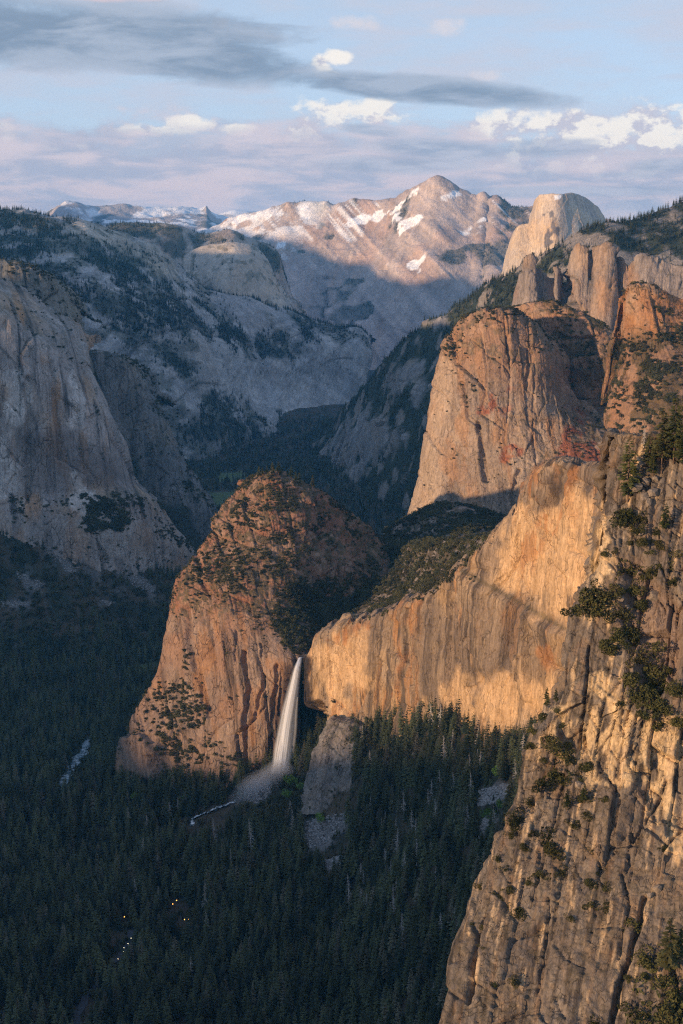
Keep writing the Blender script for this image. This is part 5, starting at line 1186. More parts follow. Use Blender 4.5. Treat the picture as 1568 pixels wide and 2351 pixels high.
def slopes():
    pts, scl, idx = [], [], []
    def put(p, s, i): pts.append(p); scl.append(s); idx.append(i)
    def con(M, w, n, lo, hi, sink=1.0):
        p, _ = pick(M, w, n); p[:, 2] -= sink; put(p, sizes(n, lo, hi), rng.integers(0, 5, n))
    def oak(M, w, n, lo, hi, sink=.3):
        p, _ = pick(M, w, n); p[:, 2] -= sink; put(p, sizes(n, lo, hi), rng.integers(5, 8, n))
    S = MASS['south']; c = S['c'].mean(2)
    gentle = lambda M, a=.35, b=.6: sst(a, b, M['N'][..., 2])
    veg = 1 - sst(.08, .16, c)
    con(S, veg * (0.25 + clump(S['P'], 160, 180)), 9000, 16, 30); oak(S, veg * clump(S['P'], 90, 181), 4000, 3, 6)
    crest = np.zeros_like(veg); crest[:40] = 1
    up = sst(780, 650, S['v']) * sst(880, 1000, S['u'])
    con(S, up * (0.3 + veg), 2200, 20, 34)
    Nn = MASS['north']
    con(Nn, Nn['wood'] * (0.25 + clump(Nn['P'], 130, 182)), 10000, 22, 40); oak(Nn, (0.25 + clump(Nn['P'], 160, 183)) * (1 - sst(.16, .26, Nn['c'].mean(2))), 4500, 4, 9)
    con(Nn, clump(Nn['P'], 200, 184, .05, .25) * (Nn['v'] < 860), 700, 14, 28)
    cr = sst(500, 478, Nn['v'] - 0.09 * np.minimum(Nn['u'], 260)) * (Nn['u'] < 260)
    for k, n in (('north2', 1500), ('dome', 120)):
        M = MASS[k]; con(M, clump(M['P'], 160, 185, .0, .2) * (1 - sst(.22, .30, M['c'].mean(2))) + .02, n, 20, 34)
    M = MASS['peak']; wd = 1 - sst(.10, .2, M['c'].mean(2)); con(M, wd, 2500, 18, 30)
    for k, no, nc, lo, hi in (('hang', 2600, 120, 3, 7), ('saddle', 4500, 260, 3, 7)):
        M = MASS[k]; oak(M, .25 + clump(M['P'], 40, 186), no, lo, hi); con(M, clump(M['P'], 60, 187) + .05, nc, 10, 20)
    def brushy(k, n, lo, hi, s, extra=None, seed=190, nc=0, hc=(8, 16)):
        M = MASS[k]; w = (0.05 + gentle(M)) * (0.06 + clump(M['P'], s, seed, .02, .22)) * (0.25 + 1.2 * (1 - sst(.12, .22, M['c'].mean(2))))
        if extra is not None: w = w * extra(M['u'], M['v'], M['P'])
        oak(M, w, n, lo, hi)
        if nc: con(M, w, nc, *hc)
    def bz(u, v, P):
        e = 0.35 + 1.2 * sst(1400, 1320, v)
        for poly in ([(640, 1340), (740, 1330), (760, 1400), (730, 1480), (680, 1500), (630, 1440)],):
            e = e + 5 * patch(u, v, poly, 14, P, 20, 40)
        return e
    brushy('butt', 6500, 1.3, 3.8, 30, bz, 191)
    M = MASS['butt']
    def spots(M, polys, n, lo, hi, wob=20, wl=30):
        w = np.maximum.reduce([patch(M['u'], M['v'], p, 8, M['P'], wob, wl, 192) for p in polys]) * (0.15 + clump(M['P'], 16, 193, -.1, .1))
        oak(M, w, n, lo, hi)
    spots(M, [[(640, 1340), (740, 1330), (860, 1320), (900, 1370), (740, 1460), (690, 1505), (650, 1480), (630, 1430)]], 2600, 2.5, 6)
    spots(M, [[(340, 1590), (430, 1540), (460, 1600), (470, 1650), (400, 1700), (330, 1680)], [(370, 1650), (420, 1700), (440, 1790), (380, 1790), (350, 1720)], [(470, 1680), (530, 1720), (560, 1760), (530, 1770), (480, 1720)], [(415, 1480), (435, 1500), (440, 1580), (420, 1560)], [(365, 1640), (330, 1700), (300, 1680)], [(430, 1700), (470, 1740), (440, 1760)], [(510, 1750), (570, 1760), (580, 1800), (520, 1800)]], 900, 3.0, 6.0)
    brushy('cath', 3500, 1.5, 3.8, 34, lambda u, v, P: .35 + 1.6 * sst(860, 760, v) + 3 * patch(u, v, [(990, 1180), (1060, 1170), (1120, 1230), (1100, 1270), (940, 1270)], 16, P, 20, 40) + 2.5 * patch(u, v, [(1140, 1010), (1200, 1020), (1190, 1060), (1130, 1050)], 10), 194)
    M = MASS['cath']; spots(M, [[(960, 1225), (1010, 1180), (1070, 1200), (1120, 1240), (1110, 1290), (940, 1290)], [(1050, 755), (1070, 720), (1200, 705), (1190, 730), (1090, 740)], [(1020, 800), (1060, 770), (1050, 830), (1025, 850)], [(1070, 880), (1090, 890), (1075, 930)]], 600, 3, 6.5)
    brushy('shoulder', 3600, 2.2, 5.5, 36, None, 195, 150, (10, 20))
    brushy('spire', 3800, 2.2, 5.5, 34, lambda u, v, P: .25 + sst(740, 800, v), 196, 160, (10, 20))
    brushy('greyspire', 350, 3, 6, 60, None, 197, 120, (12, 22))
    brushy('left', 900, 2.5, 6, 40, lambda u, v, P: .05 + sst(1120, 1180, v), 198)
    M = MASS['left']; spots(M, [[(195, 1165), (240, 1150), (290, 1160), (300, 1200), (240, 1215), (190, 1210)], [(380, 1130), (420, 1150), (430, 1180)], [(385, 1130), (440, 1125), (440, 1145)]], 500, 4, 9)
    spots(M, [[(190, 1140), (260, 1150), (290, 1180), (270, 1200), (200, 1200)]], 0 + 260, 4, 9)
    brushy('left2', 900, 3, 7, 45, None, 199, 120, (12, 24))
    brushy('left3', 1200, 3, 7, 45, None, 200, 200, (12, 24))
    M = MASS['apron']; oak(M, (0.02 + clump(M['P'], 14, 201, .1, .25)), 40, 1.5, 3)
    spots(MASS['gold'], [[(745, 1640), (770, 1610), (775, 1660), (750, 1690)], [(860, 1690), (900, 1700), (880, 1720)], [(1060, 1305), (1090, 1330), (1080, 1335)]], 60, 2, 4.5)
    P = np.concatenate(pts); S_ = np.concatenate(scl); I = np.concatenate(idx)
    scatter('hillside_trees_and_brush', P, S_, I, 'conifers and brush dotting the distant cliffs and hillsides')
slopes()
# ------------------------------------------------------------------ placing helpers
def on(key, u, v):
    """point of a massif seen at (u, v): nearest to the eye among the close ones"""
    M = MASS[key]; d = (M['u'] - u) ** 2 + (M['v'] - v) ** 2
    c = np.argwhere(d < max(9.0, d.min() * 1.5 + 1))
    best = min(c, key=lambda ij: M['P'][ij[0], ij[1], 1])
    return M['P'][best[0], best[1]].copy(), M['N'][best[0], best[1]].copy()
def gz(x, y):
    x, y = np.atleast_1d(float(x)), np.atleast_1d(float(y)); z = ground_z(x, y); P = np.stack([x, y, z], 1)
    return float((z + 4 * fbm(P / 60, 4, 90) + 10 * fbm(P / 260, 3, 91))[0])
def ground_at(u, v):
    lo, hi = 900.0, 9000.0
    Y = np.linspace(lo, 5000, 420); P = np.array([at(u, v, y) for y in Y])
    g = ground_z(P[:, 0], P[:, 1]); g = g + 4 * fbm(np.c_[P[:, :2], g] / 60, 4, 90) + 10 * fbm(np.c_[P[:, :2], g] / 260, 3, 91)
    k = np.argmax(P[:, 2] < g)
    return np.array([P[k, 0], P[k, 1], g[k]])
def tree(name, crown, trunk, loc, h, w, rz, label, cat, group=None, tilt=0.0):
    o = empty(name, loc, label=label, category=cat)
    o.scale = (w, w, h); o.rotation_euler = (tilt, tilt * .6, rz)
    if group: o['group'] = group
    if trunk: add('trunk', trunk, o)
    if crown: add('crown', crown, o)
    return o

# ------------------------------------------------------------------ waterfall, mist, stream, river
def water_mat(name, along, dens, base=(.86, .89, .93)):
    m, nt, b = new_mat(name)
    b.inputs['Base Color'].default_value = (*base, 1); b.inputs['Roughness'].default_value = 0.6
    aw = nt.nodes.new('ShaderNodeAttribute'); aw.attribute_name = 'across'; as_ = nt.nodes.new('ShaderNodeAttribute'); as_.attribute_name = 'along'
    cx = nt.nodes.new('ShaderNodeCombineXYZ'); w, s = E(nt, aw.outputs['Fac']), E(nt, as_.outputs['Fac'])
    nt.links.new((w * 5.0).s, cx.inputs[0]); nt.links.new((s * along).s, cx.inputs[1])
    n = nnoise(nt, cx.outputs[0], 1.0, 5, 0.6)
    edge = (1.0 - w * w).max(0.0)
    al = ((edge ** 1.7) * (n.step(0.25, 0.75) * 1.1 + 0.15) * dens).clamp()
    nt.links.new(al.s, b.inputs['Alpha'])
    return m
def ribbon(path, bulge, rows=80, cols=15):
    """path of (u, v, Y, half width in layout units); the sheet bulges towards the open air"""
    q = np.array(path, float); t = np.linspace(0, 1, len(q)); tt = np.linspace(0, 1, rows)
    c = pchip(t, q, tt); V = np.zeros((rows, cols, 3)); ac = np.zeros((rows, cols)); al = np.zeros((rows, cols))
    for i in range(rows):
        for j in range(cols):
            w = -1 + 2 * j / (cols - 1)
            V[i, j] = at(c[i, 0] + w * c[i, 3], c[i, 1], c[i, 2] - bulge * (1 - w * w) * tt[i])
            ac[i, j] = w; al[i, j] = tt[i]
    return V, ac, al
def waterfall():
    root = empty('waterfall', at(645, 1776, 2115), kind='structure', label='tall white waterfall dropping from the hanging valley between the cliffs')
    inv = Matrix.Translation(root.location).inverted()
    sheets = [([(690, 1509, 2160, 4), (684, 1528, 2146, 9), (678, 1556, 2140, 13), (670, 1600, 2136, 18), (660, 1660, 2130, 23), (651, 1730, 2122, 27), (645, 1782, 2114, 28)], 9, 1.0, 0.95, 'falling_water'),
              ([(687, 1510, 2157, 3), (681, 1535, 2142, 6), (674, 1570, 2137, 8), (663, 1620, 2132, 13), (653, 1680, 2126, 16), (645, 1730, 2118, 19), (640, 1780, 2110, 21)], 5, 1.4, 1.1, 'falling_water'),
              ([(683, 1600, 2150, 2), (680, 1640, 2148, 4), (678, 1680, 2146, 5), (674, 1720, 2142, 5), (668, 1770, 2136, 6)], 2, 2.0, .45, 'side_trickle'),
              ([(676, 1735, 2140, 1), (672, 1752, 2136, 3), (668, 1768, 2132, 4), (664, 1784, 2126, 5)], 1, 2.0, .7, 'side_trickle')]
    for k, (p, bl, al_, dn, nm) in enumerate(sheets):
        V, ac, al = ribbon(p, bl)
        me = mesh_from(nm, V - np.array(root.location), grid_faces(*V.shape[:2]), water_mat(nm + '_%d' % k, al_, dn), {'across': ac.ravel(), 'along': al.ravel()})
        add(nm, me, root)
    # creek at the lip
    V, ac, al = ribbon([(712, 1505, 2205, 9), (703, 1508, 2185, 9), (697, 1509.5, 2170, 7), (690, 1510, 2160, 4)], 0, 20, 7)
    me = mesh_from('lip_water', V - np.array(root.location), grid_faces(*V.shape[:2]), water_mat('lip_water', 1.0, .9, (.55, .65, .75)), {'across': ac.ravel(), 'along': al.ravel()})
    add('lip_water', me, root)
waterfall()
def mist():
    m = bpy.data.materials.new('spray'); m.use_nodes = True; nt = m.node_tree; nt.nodes.clear()
    o = nt.nodes.new('ShaderNodeOutputMaterial'); pv = nt.nodes.new('ShaderNodeVolumePrincipled')
    pv.inputs['Color'].default_value = (.985, .99, 1.0, 1)
    tc = nt.nodes.new('ShaderNodeTexCoord'); p = tc.outputs['Object']
    sep = nt.nodes.new('ShaderNodeVectorMath'); sep.operation = 'LENGTH'; nt.links.new(p, sep.inputs[0])
    r = E(nt, sep.outputs['Value']); n = nnoise(nt, p, 1.6, 4, .6)
    nt.links.new(((r * -1.0 + 0.96 + (n - 0.5) * 0.7).max(0.0) ** 1.4 * MIST_D).s, pv.inputs['Density'])
    nt.links.new(pv.outputs[0], o.inputs['Volume'])
    a, b = at(648, 1768, 2100), at(545, 1838, 2045)
    ctr = (a + b) / 2; ax = Vector(tuple(b - a)); L = ax.length / 2
    bm_v, bm_f = [], []
    nu, nv = 20, 12
    for i in range(nv + 1):
        for j in range(nu):
            th = math.pi * i / nv; ph = 2 * math.pi * j / nu
            bm_v.append((math.cos(th), math.sin(th) * math.cos(ph), math.sin(th) * math.sin(ph)))
    for i in range(nv):
        for j in range(nu): bm_f.append((i * nu + j, (i + 1) * nu + j, (i + 1) * nu + (j + 1) % nu, i * nu + (j + 1) % nu))
    me = mesh_from('mist', bm_v, bm_f, m)
    ob = add('mist', me, kind='stuff', label='white spray drifting down from the foot of the waterfall')
    ob.location = ctr; ob.rotation_euler = ax.to_track_quat('X', 'Z').to_euler(); ob.scale = (L * 1.3, 34, 28)
    me2 = me.copy(); ob2 = add('mist', me2, kind='stuff', label='dense spray cloud right at the foot of the waterfall')
    ob2.location = at(642, 1770, 2095); ob2.scale = (30, 26, 24)
MIST_D = 0.08
mist()
def flat_ribbon(name, pts, w, lift, mat, label, kind='structure', steps=60, rough=0.0):
    q = np.array([ground_at(u, v) for u, v in pts]); t = np.linspace(0, 1, len(q)); c = pchip(t, q, np.linspace(0, 1, steps))
    c[:, :2] += np.stack([fbm(c / 22, 3, 310), fbm(c / 22, 3, 311)], 1) * 2.2 * w
    d = np.gradient(c, axis=0); n = np.stack([d[:, 1], -d[:, 0]], 1); n /= np.linalg.norm(n, axis=1, keepdims=True) + 1e-9
    V = np.zeros((steps, 7, 3)); ac = np.zeros((steps, 7)); al = np.zeros((steps, 7))
    for j in range(7):
        f = -1 + j / 3.0
        ww = w * (1 + rough * rng.uniform(-.6, .6, steps))
        V[:, j, :2] = c[:, :2] + n * (f * ww)[:, None]; V[:, j, 2] = c[:, 2] + lift; ac[:, j] = f; al[:, j] = np.linspace(0, 1, steps)
    me = mesh_from(name, V, grid_faces(steps, 7), mat, {'across': ac.ravel(), 'along': al.ravel()})
    return add(name, me, kind=kind, label=label), c
def foam_reflection_mat(name, c1, c2, s):
    m, nt, b = new_mat(name); g = nt.nodes.new('ShaderNodeNewGeometry')
    n = nnoise(nt, g.outputs['Position'], s, 5, .65)
    nt.links.new(nmix(nt, n.step(.46, .58), c1, c2), b.inputs['Base Color']); b.inputs['Roughness'].default_value = .35
    return m
flat_ribbon('stream', STREAM, 3.6, 3.0, foam_reflection_mat('white_water', (.05, .08, .09), (.80, .86, .9), .22), 'white stream tumbling away from the foot of the waterfall', rough=1.0)
flat_ribbon('river', RIVER, 9.0, 3.0, foam_reflection_mat('river_water', (.10, .17, .21), (.42, .52, .58), .10), 'river glimpsed between the conifers at left', rough=.5)  # pale blue patches put the reflected sky into the base colour

# ------------------------------------------------------------------ road, cars, lamps
asphalt, nt, b_ = new_mat('asphalt'); b_.inputs['Base Color'].default_value = (.07, .075, .085, 1)
_, RC = flat_ribbon("road", ROADL, 5.0, 1.6, asphalt, 'narrow road winding between the conifers at lower left')
def emit_mat(name, colr, st):
    m = bpy.data.materials.new(name); m.use_nodes = True; nt = m.node_tree; b = nt.nodes['Principled BSDF']
    b.inputs['Base Color'].default_value = (*colr, 1); b.inputs['Emission Color'].default_value = (*colr, 1); b.inputs['Emission Strength'].default_value = st
    return m
M_HEAD = emit_mat('headlight', (1.0, .85, .5), 6.0)
M_LAMP = emit_mat('lamp_glow', (1.0, .42, .08), 4.0)
M_CARG, nt, b_ = new_mat('dark_car_glass'); b_.inputs['Base Color'].default_value = (.02, .02, .025, 1); b_.inputs['Roughness'].default_value = .1
M_TYRE, nt, b_ = new_mat('tyre_rubber'); b_.inputs['Base Color'].default_value = (.02, .02, .02, 1)
M_PAINT = []
for nm, c_ in (('silver', (.5, .5, .52)), ('dark blue', (.04, .06, .14)), ('white', (.75, .75, .74)), ('grey', (.2, .2, .21)), ('red', (.35, .04, .03))):
    m, nt, b_ = new_mat(nm.replace(' ', '_') + '_car_paint'); b_.inputs['Base Color'].default_value = (*c_, 1); b_.inputs['Roughness'].default_value = .3; M_PAINT.append((nm, m))
def prism(prof, y0, y1):
    n = len(prof); V = [(x, y0, z) for x, z in prof] + [(x, y1, z) for x, z in prof]
    Fc = []
    for i in range(n): Fc.append((i, (i + 1) % n, n + (i + 1) % n, n + i))
    tri = []
    for f in Fc: tri += [(f[0], f[1], f[2]), (f[0], f[2], f[3])]
    for i in range(1, n - 1): tri += [(0, i + 1, i), (n, n + i, n + i + 1)]
    return V, tri
BODY = prism([(-2.2, .35), (-2.25, .8), (-2.1, .95), (-1.2, 1.0), (1.0, .95), (2.1, .8), (2.25, .6), (2.2, .35)], -.88, .88)
CABIN = prism([(-1.7, .98), (-1.2, 1.45), (.2, 1.48), (1.0, .95)], -.76, .76)
wv, wf = [], []
for s in (-.1, .1):
    for k in range(10): wv.append((.33 * math.cos(k * .6283), s, .33 * math.sin(k * .6283)))
for k in range(10): wf += [(k, (k + 1) % 10, 10 + (k + 1) % 10), (k, 10 + (k + 1) % 10, 10 + k)]
for k in range(1, 9): wf += [(0, k + 1, k), (10, 10 + k, 11 + k)]
BODY_ME = [mesh_from('car_body', *BODY, m, smooth=False) for _, m in M_PAINT]
CABIN_ME = mesh_from('car_cabin', *CABIN, M_CARG, smooth=False); WHEEL_ME = mesh_from('car_wheel', wv, wf, M_TYRE, smooth=False)
HL = prism([(-.06, -.12), (-.06, .12), (.06, .1), (.06, -.1)], -.2, .2); HL_ME = mesh_from('headlight', *HL, M_HEAD, smooth=False)
CARWORDS = ['first car round the bend, farthest up the road', 'second car of the line, on the upper bend', 'third car of the line, in the middle of the bend', 'fourth car of the line, past the bend', 'fifth car of the line, near the trees', 'last car of the line, nearest the dark trees']
for k, f in enumerate((.10, .17, .24, .30, .36, .42)):
    i = int(f * (len(RC) - 1)); p = RC[i]; d = RC[i - 2] - RC[i + 2]
    ang = math.atan2(d[1], d[0]) + math.pi
    col_name, _ = M_PAINT[k % 5]
    c = empty('car', (p[0], p[1], p[2] + 1.65), label='%s car with headlights on, %s' % (col_name, CARWORDS[k]), category='car', group='cars driving on the forest road')
    c.rotation_euler = (0, 0, ang)
    add('body', BODY_ME[k % 5], c); add('cabin', CABIN_ME, c)
    for sx in (-1.35, 1.35):
        for sy in (-.85, .85): add('wheel', WHEEL_ME, c, (sx, sy, .33))
    for sy in (-.6, .6): add('headlight', HL_ME, c, (2.22, sy, .68))
POST = tube_ring([(0, 0, 0), (0, 0, 4), (0, 0, 7)], [.12, .09, .06], 6); POST_ME = mesh_from('lamp_post', *POST, M_TYRE)
HEADL = prism([(-.5, 7.0), (-.4, 7.3), (.4, 7.3), (.5, 7.0), (.3, 6.7), (-.3, 6.7)], -.4, .4); LH_ME = mesh_from('lamp_head', *HEADL, M_LAMP, smooth=False)
LAMPS = [(286, 2112, 'single warm lamp glowing between conifers left of the other lamps'), (397, 2082, 'left lamp of the warm pair added for lit windows deep in the forest'), (406, 2080, 'right lamp of the warm pair added for lit windows deep in the forest'), (433, 2118, 'warm lamp glowing below the pair in the forest'), (424, 2120, 'faint warm lamp just left of the lowest forest lamp'), (72, 2014, 'warm lamp glowing near the left edge of the forest')]  # the warm pair stands in for lit windows of a building
LAMP_POS = []
for u_, v_, lb in LAMPS:
    p = ground_at(u_, v_ + 10)
    o = empty('lamp_post', (p[0], p[1], p[2] - .2), label=lb, category='lamp', group='lamps in the valley forest')
    o.scale = (1, 1, 1.6)
    add('post', POST_ME, o); add('lamp_head', LH_ME, o)

# ------------------------------------------------------------------ valley trees that stand out singly
for n_, k in enumerate(FBIG):
    p, s = FP[k], FS[k]
    if FV[k] > 2130: where = 'along the bottom edge, ' + ('left third' if FU[k] < 350 else 'middle' if FU[k] < 700 else 'next to the near cliff')
    else: where = 'on the slope left of the near cliff, ' + ('lower part' if FV[k] > 1950 else 'upper part')
    tree('conifer_tree', CROWN[FI[k] % 5], TRUNK, p, s[2], s[0], float(rng.uniform(0, 6.28)), 'tall dark green conifer %s' % where, 'tree', 'nearest conifers ' + where)
for k in FDEAD[:240]:
    p, s = FP[k], FS[k]
    side = 'below the waterfall' if FU[k] < 800 else 'on the slope left of the near cliff'
    o = add('dead_tree', SNAGM[int(rng.integers(0, 4))], None, p, label='bare grey dead conifer standing in the forest %s' % side, category='dead tree', group='dead conifers %s' % side)
    h = s[2] * 1.15; o.scale = (h * 1.05, h * 1.05, h); o.rotation_euler = (float(rng.normal(0, .05)), float(rng.normal(0, .05)), float(rng.uniform(0, 6.28)))
LIME = [(666, 1802, 16, 'bright green tree on the knoll at the foot of the waterfall'), (660, 1832, 12, 'bright green tree lower on the knoll below the waterfall'), (735, 1895, 14, 'bright green tree beside the upper talus patch'), (1122, 1880, 17, 'pale green tree beside the right talus, lower one'), (1146, 1858, 14, 'pale green tree beside the right talus, upper one'), (1060, 1770, 12, 'small bright green tree under the golden wall at right'), (310, 1838, 13, 'bright green tree below the left foot of the buttress'), (285, 1830, 12, 'green broadleaf tree left of its brighter neighbour below the buttress'), (430, 1840, 10, 'yellow green tree below the middle of the buttress foot'), (1140, 1780, 14, 'dull green broadleaf tree under the wall near the cliff edge'), (255, 2075, 12, 'dim green broadleaf tree in the lower left forest'), (690, 1815, 11, 'green bushy tree right of the knoll trees below the waterfall')]
for k, (u_, v_, r_, lb) in enumerate(LIME):
    p = ground_at(u_, v_ + r_)
    rr = r_ / F * p[1]
    tree('broadleaf_tree', LIMEC[k % 2], trunk_mesh('broadleaf_trunk', .10, 1.0, M_BARK) if k == 0 else bpy.data.meshes['broadleaf_trunk'], (p[0], p[1], p[2] + rr * 1.2), rr * 1.15, rr, k * 1.3, lb, 'tree')

# ------------------------------------------------------------------ plants on the near cliff
BUTT = [(592, 1092, 26), (601, 1090, 22), (612, 1084, 20), (625, 1088, 34), (640, 1088, 36), (648, 1090, 24), (660, 1092, 20), (668, 1098, 34), (681, 1106, 28), (690, 1110, 30), (720, 1122, 36), (762, 1160, 24), (615, 1100, 22), (578, 1104, 20)]
BW = ['first', 'second', 'third', 'fourth', 'fifth', 'sixth', 'seventh', 'eighth', 'ninth', 'tenth', 'eleventh', 'twelfth', 'thirteenth', 'fourteenth']
order = sorted(range(len(BUTT)), key=lambda i: BUTT[i][0])
for k, (u_, v_, hp) in enumerate(BUTT):
    p, n = on('butt', u_, v_); h = hp / F * p[1]
    tree('pine_tree', PINEC[k % 3], TRUNK, p - np.array([0, 0, .6]), h, h * 1.2, k * 2.1, 'small pine on the crest of the buttress, %s from the left' % BW[order.index(k)], 'tree', 'pines along the crest of the buttress')

TREES = [(1440, 1150, 158, 0, 'big bushy conifer leaning over the top left edge of the near cliff'), (1518, 1084, 160, 1, 'tall pine with bare lower trunk at the upper right, left of its twin'), (1546, 1062, 168, 1, 'tallest pine with bare trunk at the upper right edge'), (1490, 1075, 92, 2, 'pine with a low dense crown between the big conifer and tall pines'), (1566, 1075, 120, 2, 'dense pine cut by the right edge of the picture'), (1500, 1090, 70, 0, 'short dark conifer under the two tall pines'),
         (1524, 1218, 74, 0, 'small slim conifer against the smooth slab at right'), (1255, 1630, 62, 1, 'thin conifer on the left edge of the cliff, taller one'), (1277, 1612, 40, 0, 'short conifer on the left edge of the cliff beside the thin one'), (1533, 2240, 165, 2, 'dark conifer standing low at the right edge'), (1300, 1860, 60, 1, 'thin pine growing from the brushy gully in the cliff'), (1340, 1842, 50, 2, 'rounded pine on the ledge right of the brushy gully'), (1562, 2200, 90, 0, 'dark conifer cut by the right edge low on the cliff')]
for k, (u_, v_, hp, ty, lb) in enumerate(TREES):
    p, n = on('fore', min(u_, 1600), v_); h = hp / F * p[1]
    tree('pine_tree', PINEC[ty], TRUNK, p + n * .5 - np.array([0, 0, .5]), h, h * (1.15 if ty != 1 else 1.0), k * 1.7, lb, 'tree')
p, n = on('fore', 1478, 1024)
o = add('dead_tree', SNAGM[1], None, p - np.array([0, 0, .5]), label='bare reddish dead trunk left of the tall pines at upper right', category='dead tree'); o.scale = (11, 11, 11)
SHRUBS = [(1434, 1177, 26), (1460, 1207, 14), (1480, 1183, 14), (1508, 1215, 10), (1516, 1245, 12), (1498, 1263, 8), (1542, 1267, 18), (1430, 1302, 26), (1388, 1265, 9), (1510, 1296, 12), (1474, 1237, 12), (1475, 1317, 12), (1506, 1305, 13), (1537, 1296, 16),
    (1369, 1365, 34), (1332, 1394, 20), (1352, 1408, 14), (1408, 1401, 24), (1458, 1341, 18), (1468, 1382, 16), (1424, 1350, 10), (1390, 1350, 22), (1456, 1435, 26), (1415, 1449, 18), (1398, 1473, 20), (1436, 1475, 14), (1482, 1478, 28), (1453, 1509, 20), (1496, 1523, 26), (1444, 1552, 28), (1480, 1581, 34), (1460, 1580, 20), (1510, 1560, 22), (1554, 1574, 20), (1523, 1615, 20), (1429, 1612, 9), (1489, 1636, 14), (1508, 1655, 16), (1557, 1646, 14), (1535, 1535, 8),
    (1263, 1689, 18), (1288, 1715, 15), (1314, 1732, 12), (1281, 1627, 8), (1252, 1645, 12), (1222, 1706, 9), (1231, 1674, 9), (1273, 1766, 20), (1324, 1778, 10), (1345, 1756, 13), (1247, 1739, 7), (1295, 1780, 13), (1190, 1868, 18), (1258, 1912, 22), (1270, 1938, 18), (1255, 1792, 16), (1281, 1780, 14), (1299, 1839, 12), (1340, 1825, 12), (1385, 1832, 9), (1347, 1864, 10), (1317, 1889, 8), (1219, 1832, 9), (1176, 1911, 9), (1205, 1940, 9), (1227, 1907, 8),
    (1252, 2004, 13), (1291, 1994, 11), (1214, 2021, 8), (1165, 2040, 11), (1187, 2084, 13), (1147, 2055, 7), (1143, 1965, 7), (1105, 2028, 8), (1354, 2022, 11), (1378, 1992, 9), (1367, 2076, 13), (1392, 2080, 13), (1394, 2033, 9), (1435, 2116, 24), (1309, 2102, 7), (1110, 2170, 6), (1182, 2244, 10), (1137, 2256, 6), (1482, 2235, 9), (1448, 2240, 8), (1086, 2120, 6), (1108, 2127, 6), (1367, 2343, 15), (1522, 1943, 9), (1543, 2290, 44), (1475, 2317, 20), (1482, 2188, 20), (1515, 2330, 34), (1560, 2320, 40), (1540, 2240, 24), (1553, 1330, 12), (1410, 1262, 7), (1446, 1240, 9), (1290, 1660, 7), (1360, 1950, 7), (1160, 1990, 6)]
def place_words(u, v):
    ver = ('among the boulders at the top of the cliff' if v < 1230 else 'on the high ledges under the boulders' if v < 1330 else 'in the brushy gully below the high ledges' if v < 1530 else 'in the dark thicket right of the long crack' if v < 1670 else 'beside the fresh golden rock' if v < 1800 else 'on the broken middle of the cliff' if v < 1960 else 'on the lower middle of the cliff' if v < 2130 else 'on the lowest part of the cliff')
    return ver
def size_word(r): return 'tiny' if r < 8 else 'small' if r < 12 else 'medium' if r < 18 else 'large' if r < 27 else 'huge'
seen = {}
rows_ = {}
for k, (u_, v_, r_) in enumerate(SHRUBS): rows_.setdefault((size_word(r_), place_words(u_, v_)), []).append((u_, k))
ORD = ['leftmost', 'second from left', 'third from left', 'fourth from left', 'fifth from left', 'sixth from left', 'seventh from left', 'eighth from left', 'ninth from left', 'tenth from left', 'eleventh from left', 'twelfth from left']
for k, (u_, v_, r_) in enumerate(SHRUBS):
    p, n = on('fore', u_, v_); r = (1.65 if v_ < 1640 else 2.0) * r_ / F * p[1]
    sw, pw = size_word(r_), place_words(u_, v_); mem = sorted(rows_[(sw, pw)]); i = [q[1] for q in mem].index(k)
    lb = '%s olive green shrub %s%s' % (sw, pw, '' if len(mem) == 1 else ', ' + (ORD[i] if i < len(mem) - 1 else 'rightmost'))
    o = empty('shrub', p + n * r * .15 - np.array([0, 0, r * .75]), label=lb, category='shrub', group='shrubs growing on the near cliff')
    o.scale = (r * .95, r * .8, r * .95); o.rotation_euler = (0, 0, k * 1.9)
    add('foliage', SHRUBC[k % 5], o)
    add('stem', trunk_mesh('shrub_stem', .06, .7, M_BARK) if k == 0 else bpy.data.meshes['shrub_stem'], o)

# ------------------------------------------------------------------ boulders
def boulder_mesh(name, seed, mat):
    r = np.random.default_rng(seed); import bmesh
    bm = bmesh.new()
    for d in r.normal(size=(22, 3)):
        d = d / np.linalg.norm(d) * r.uniform(.75, 1.0); bm.verts.new(d * np.array([1, .8, .7]))
    bmesh.ops.convex_hull(bm, input=bm.verts)
    bmesh.ops.bevel(bm, geom=bm.edges[:], offset=.04, segments=1, affect='EDGES')
    bmesh.ops.triangulate(bm, faces=bm.faces[:])
    me = bpy.data.meshes.new(name); bm.to_mesh(me); bm.free(); me.materials.append(mat); return me
bm_, nt, b_ = new_mat('boulder_granite'); g_ = nt.nodes.new('ShaderNodeNewGeometry')
n1_ = nnoise(nt, g_.outputs['Position'], 1.2, 5, .65)
nt.links.new(nmix(nt, n1_.step(.35, .65), (.14, .12, .10), (.30, .24, .185)), b_.inputs['Base Color'])
bp_ = nt.nodes.new('ShaderNodeBump'); bp_.inputs['Strength'].default_value = .6; bp_.inputs['Distance'].default_value = .3; nt.links.new(n1_.s, bp_.inputs['Height']); nt.links.new(bp_.outputs[0], b_.inputs['Normal'])
BLD = [boulder_mesh('boulder', 500 + k, bm_) for k in range(6)]
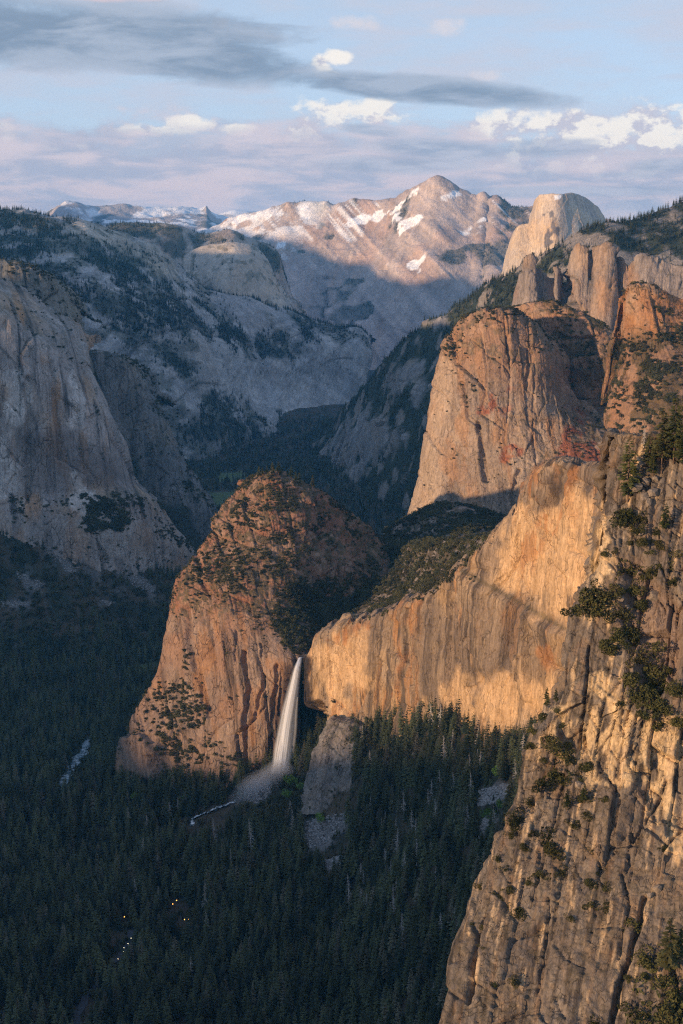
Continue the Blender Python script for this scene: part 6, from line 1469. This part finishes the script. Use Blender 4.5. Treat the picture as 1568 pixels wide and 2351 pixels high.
BOULD = [(1460, 1118, 17, 'large leaning boulder at the cliff top, left of the split golden one'), (1483, 1108, 15, 'split golden boulder beside the pines at the cliff top'), (1498, 1128, 13, 'grey boulder wedged right of the golden boulder'), (1478, 1142, 14, 'boulder lying under the large leaning boulder'), (1490, 1152, 11, 'narrow boulder standing below the golden boulder'), (1495, 1045, 10, 'dark boulder under the branches of the tall pines'), (1476, 1062, 13, 'boulder in the shade left of the tall pine trunks'), (1505, 1100, 8, 'small boulder near the pine roots'), (1473, 1220, 12, 'boulder standing between the shrubs below the cliff top'), (1424, 1372, 11, 'pale topped boulder in the middle of the brushy gully'), (1443, 1395, 9, 'small boulder right of the pale topped one in the gully'), (1500, 1370, 16, 'round jutting boulder right of the brushy gully'), (1330, 1800, 12, 'boulder on the ledge below the fresh golden rock'), (1510, 2040, 14, 'angular boulder under the roof low on the cliff'), (1490, 2055, 9, 'small angular boulder left of the one under the roof')]
for k, (u_, v_, r_, lb) in enumerate(BOULD):
    p, n = on('fore', u_, v_); r = r_ / F * p[1]
    o = add('boulder', BLD[k % 6], None, p + n * r * .1, label=lb, category='boulder'); o.scale = (r * 1.25, r * 1.25, r * 1.3); o.rotation_euler = (k * .7, k * .4, k * 1.3)
wet_, nt, b_ = new_mat('wet_boulder'); b_.inputs['Base Color'].default_value = (.07, .068, .07, 1); b_.inputs['Roughness'].default_value = .5
for k, (u_, v_, r_, lb) in enumerate([(548, 1836, 8, 'dark upright boulder beside the stream below the spray'), (566, 1836, 8, 'wet dark boulder right of the upright one in the spray'), (578, 1826, 8, 'wet dark boulder highest up the spray'), (607, 1812, 7, 'dark rounded boulder near the foot of the fall')]):
    p = ground_at(u_, v_ + r_ * .6); r = r_ / F * p[1]
    me = BLD[k].copy(); me.materials.clear(); me.materials.append(wet_)
    o = add('boulder', me, None, p + np.array([0, 0, r * .5]), label=lb, category='boulder'); o.scale = (r, r, r * (1.3 if k == 0 else 1)); o.rotation_euler = (0, 0, k)

# ------------------------------------------------------------------ talus: loose blocks, too many to count
def talus():
    pts = []
    while len(pts) < 5200:
        poly, sf = TALUS[int(rng.integers(0, len(TALUS)))]
        q = np.array(poly, float); u_, v_ = rng.uniform(q[:, 0].min(), q[:, 0].max(), 400), rng.uniform(q[:, 1].min(), q[:, 1].max(), 400)
        k = inpoly(u_, v_, poly); pts += list(zip(u_[k], v_[k]))
    uv = np.array(pts[:5200])
    cx = (uv[:, 0] - W_ / 2) / F; cy = -(uv[:, 1] - H_ / 2) / F
    dy = CP + cy * SP; kx, kz = cx / dy, (-SP + cy * CP) / dy
    Y = np.full(len(uv), 1150.0); step = 60.0
    for _ in range(52):
        above = kz * Y > ground_z(kx * Y, Y); Y = np.where(above, Y + step, Y)
    for _ in range(7):
        step /= 2; above = kz * Y > ground_z(kx * Y, Y); Y = np.where(above, Y + step, Y - step)
    P = np.stack([kx * Y, Y, ground_z(kx * Y, Y)], 1)
    P[:, 2] += 4 * fbm(P / 60, 4, 90) + 10 * fbm(P / 260, 3, 91) + .3
    s = rng.uniform(.8, 2.6, len(P)) ** 1.3
    tm, nt, b = new_mat('talus_stone'); oi = nt.nodes.new('ShaderNodeObjectInfo')
    nt.links.new(nmix(nt, E(nt, oi.outputs['Random']), (.16, .155, .15), (.36, .35, .34)), b.inputs['Base Color'])
    ms = []
    for m in BLD[:4]:
        m2 = m.copy(); m2.materials.clear(); m2.materials.append(tm); ms.append(m2)
    scatter('rubble', P, np.stack([s, s, s * .8], 1), rng.integers(0, 4, len(P)), 'pale loose talus blocks lying in fans below the cliffs', tmpl_collection('blocks', ms))
talus()
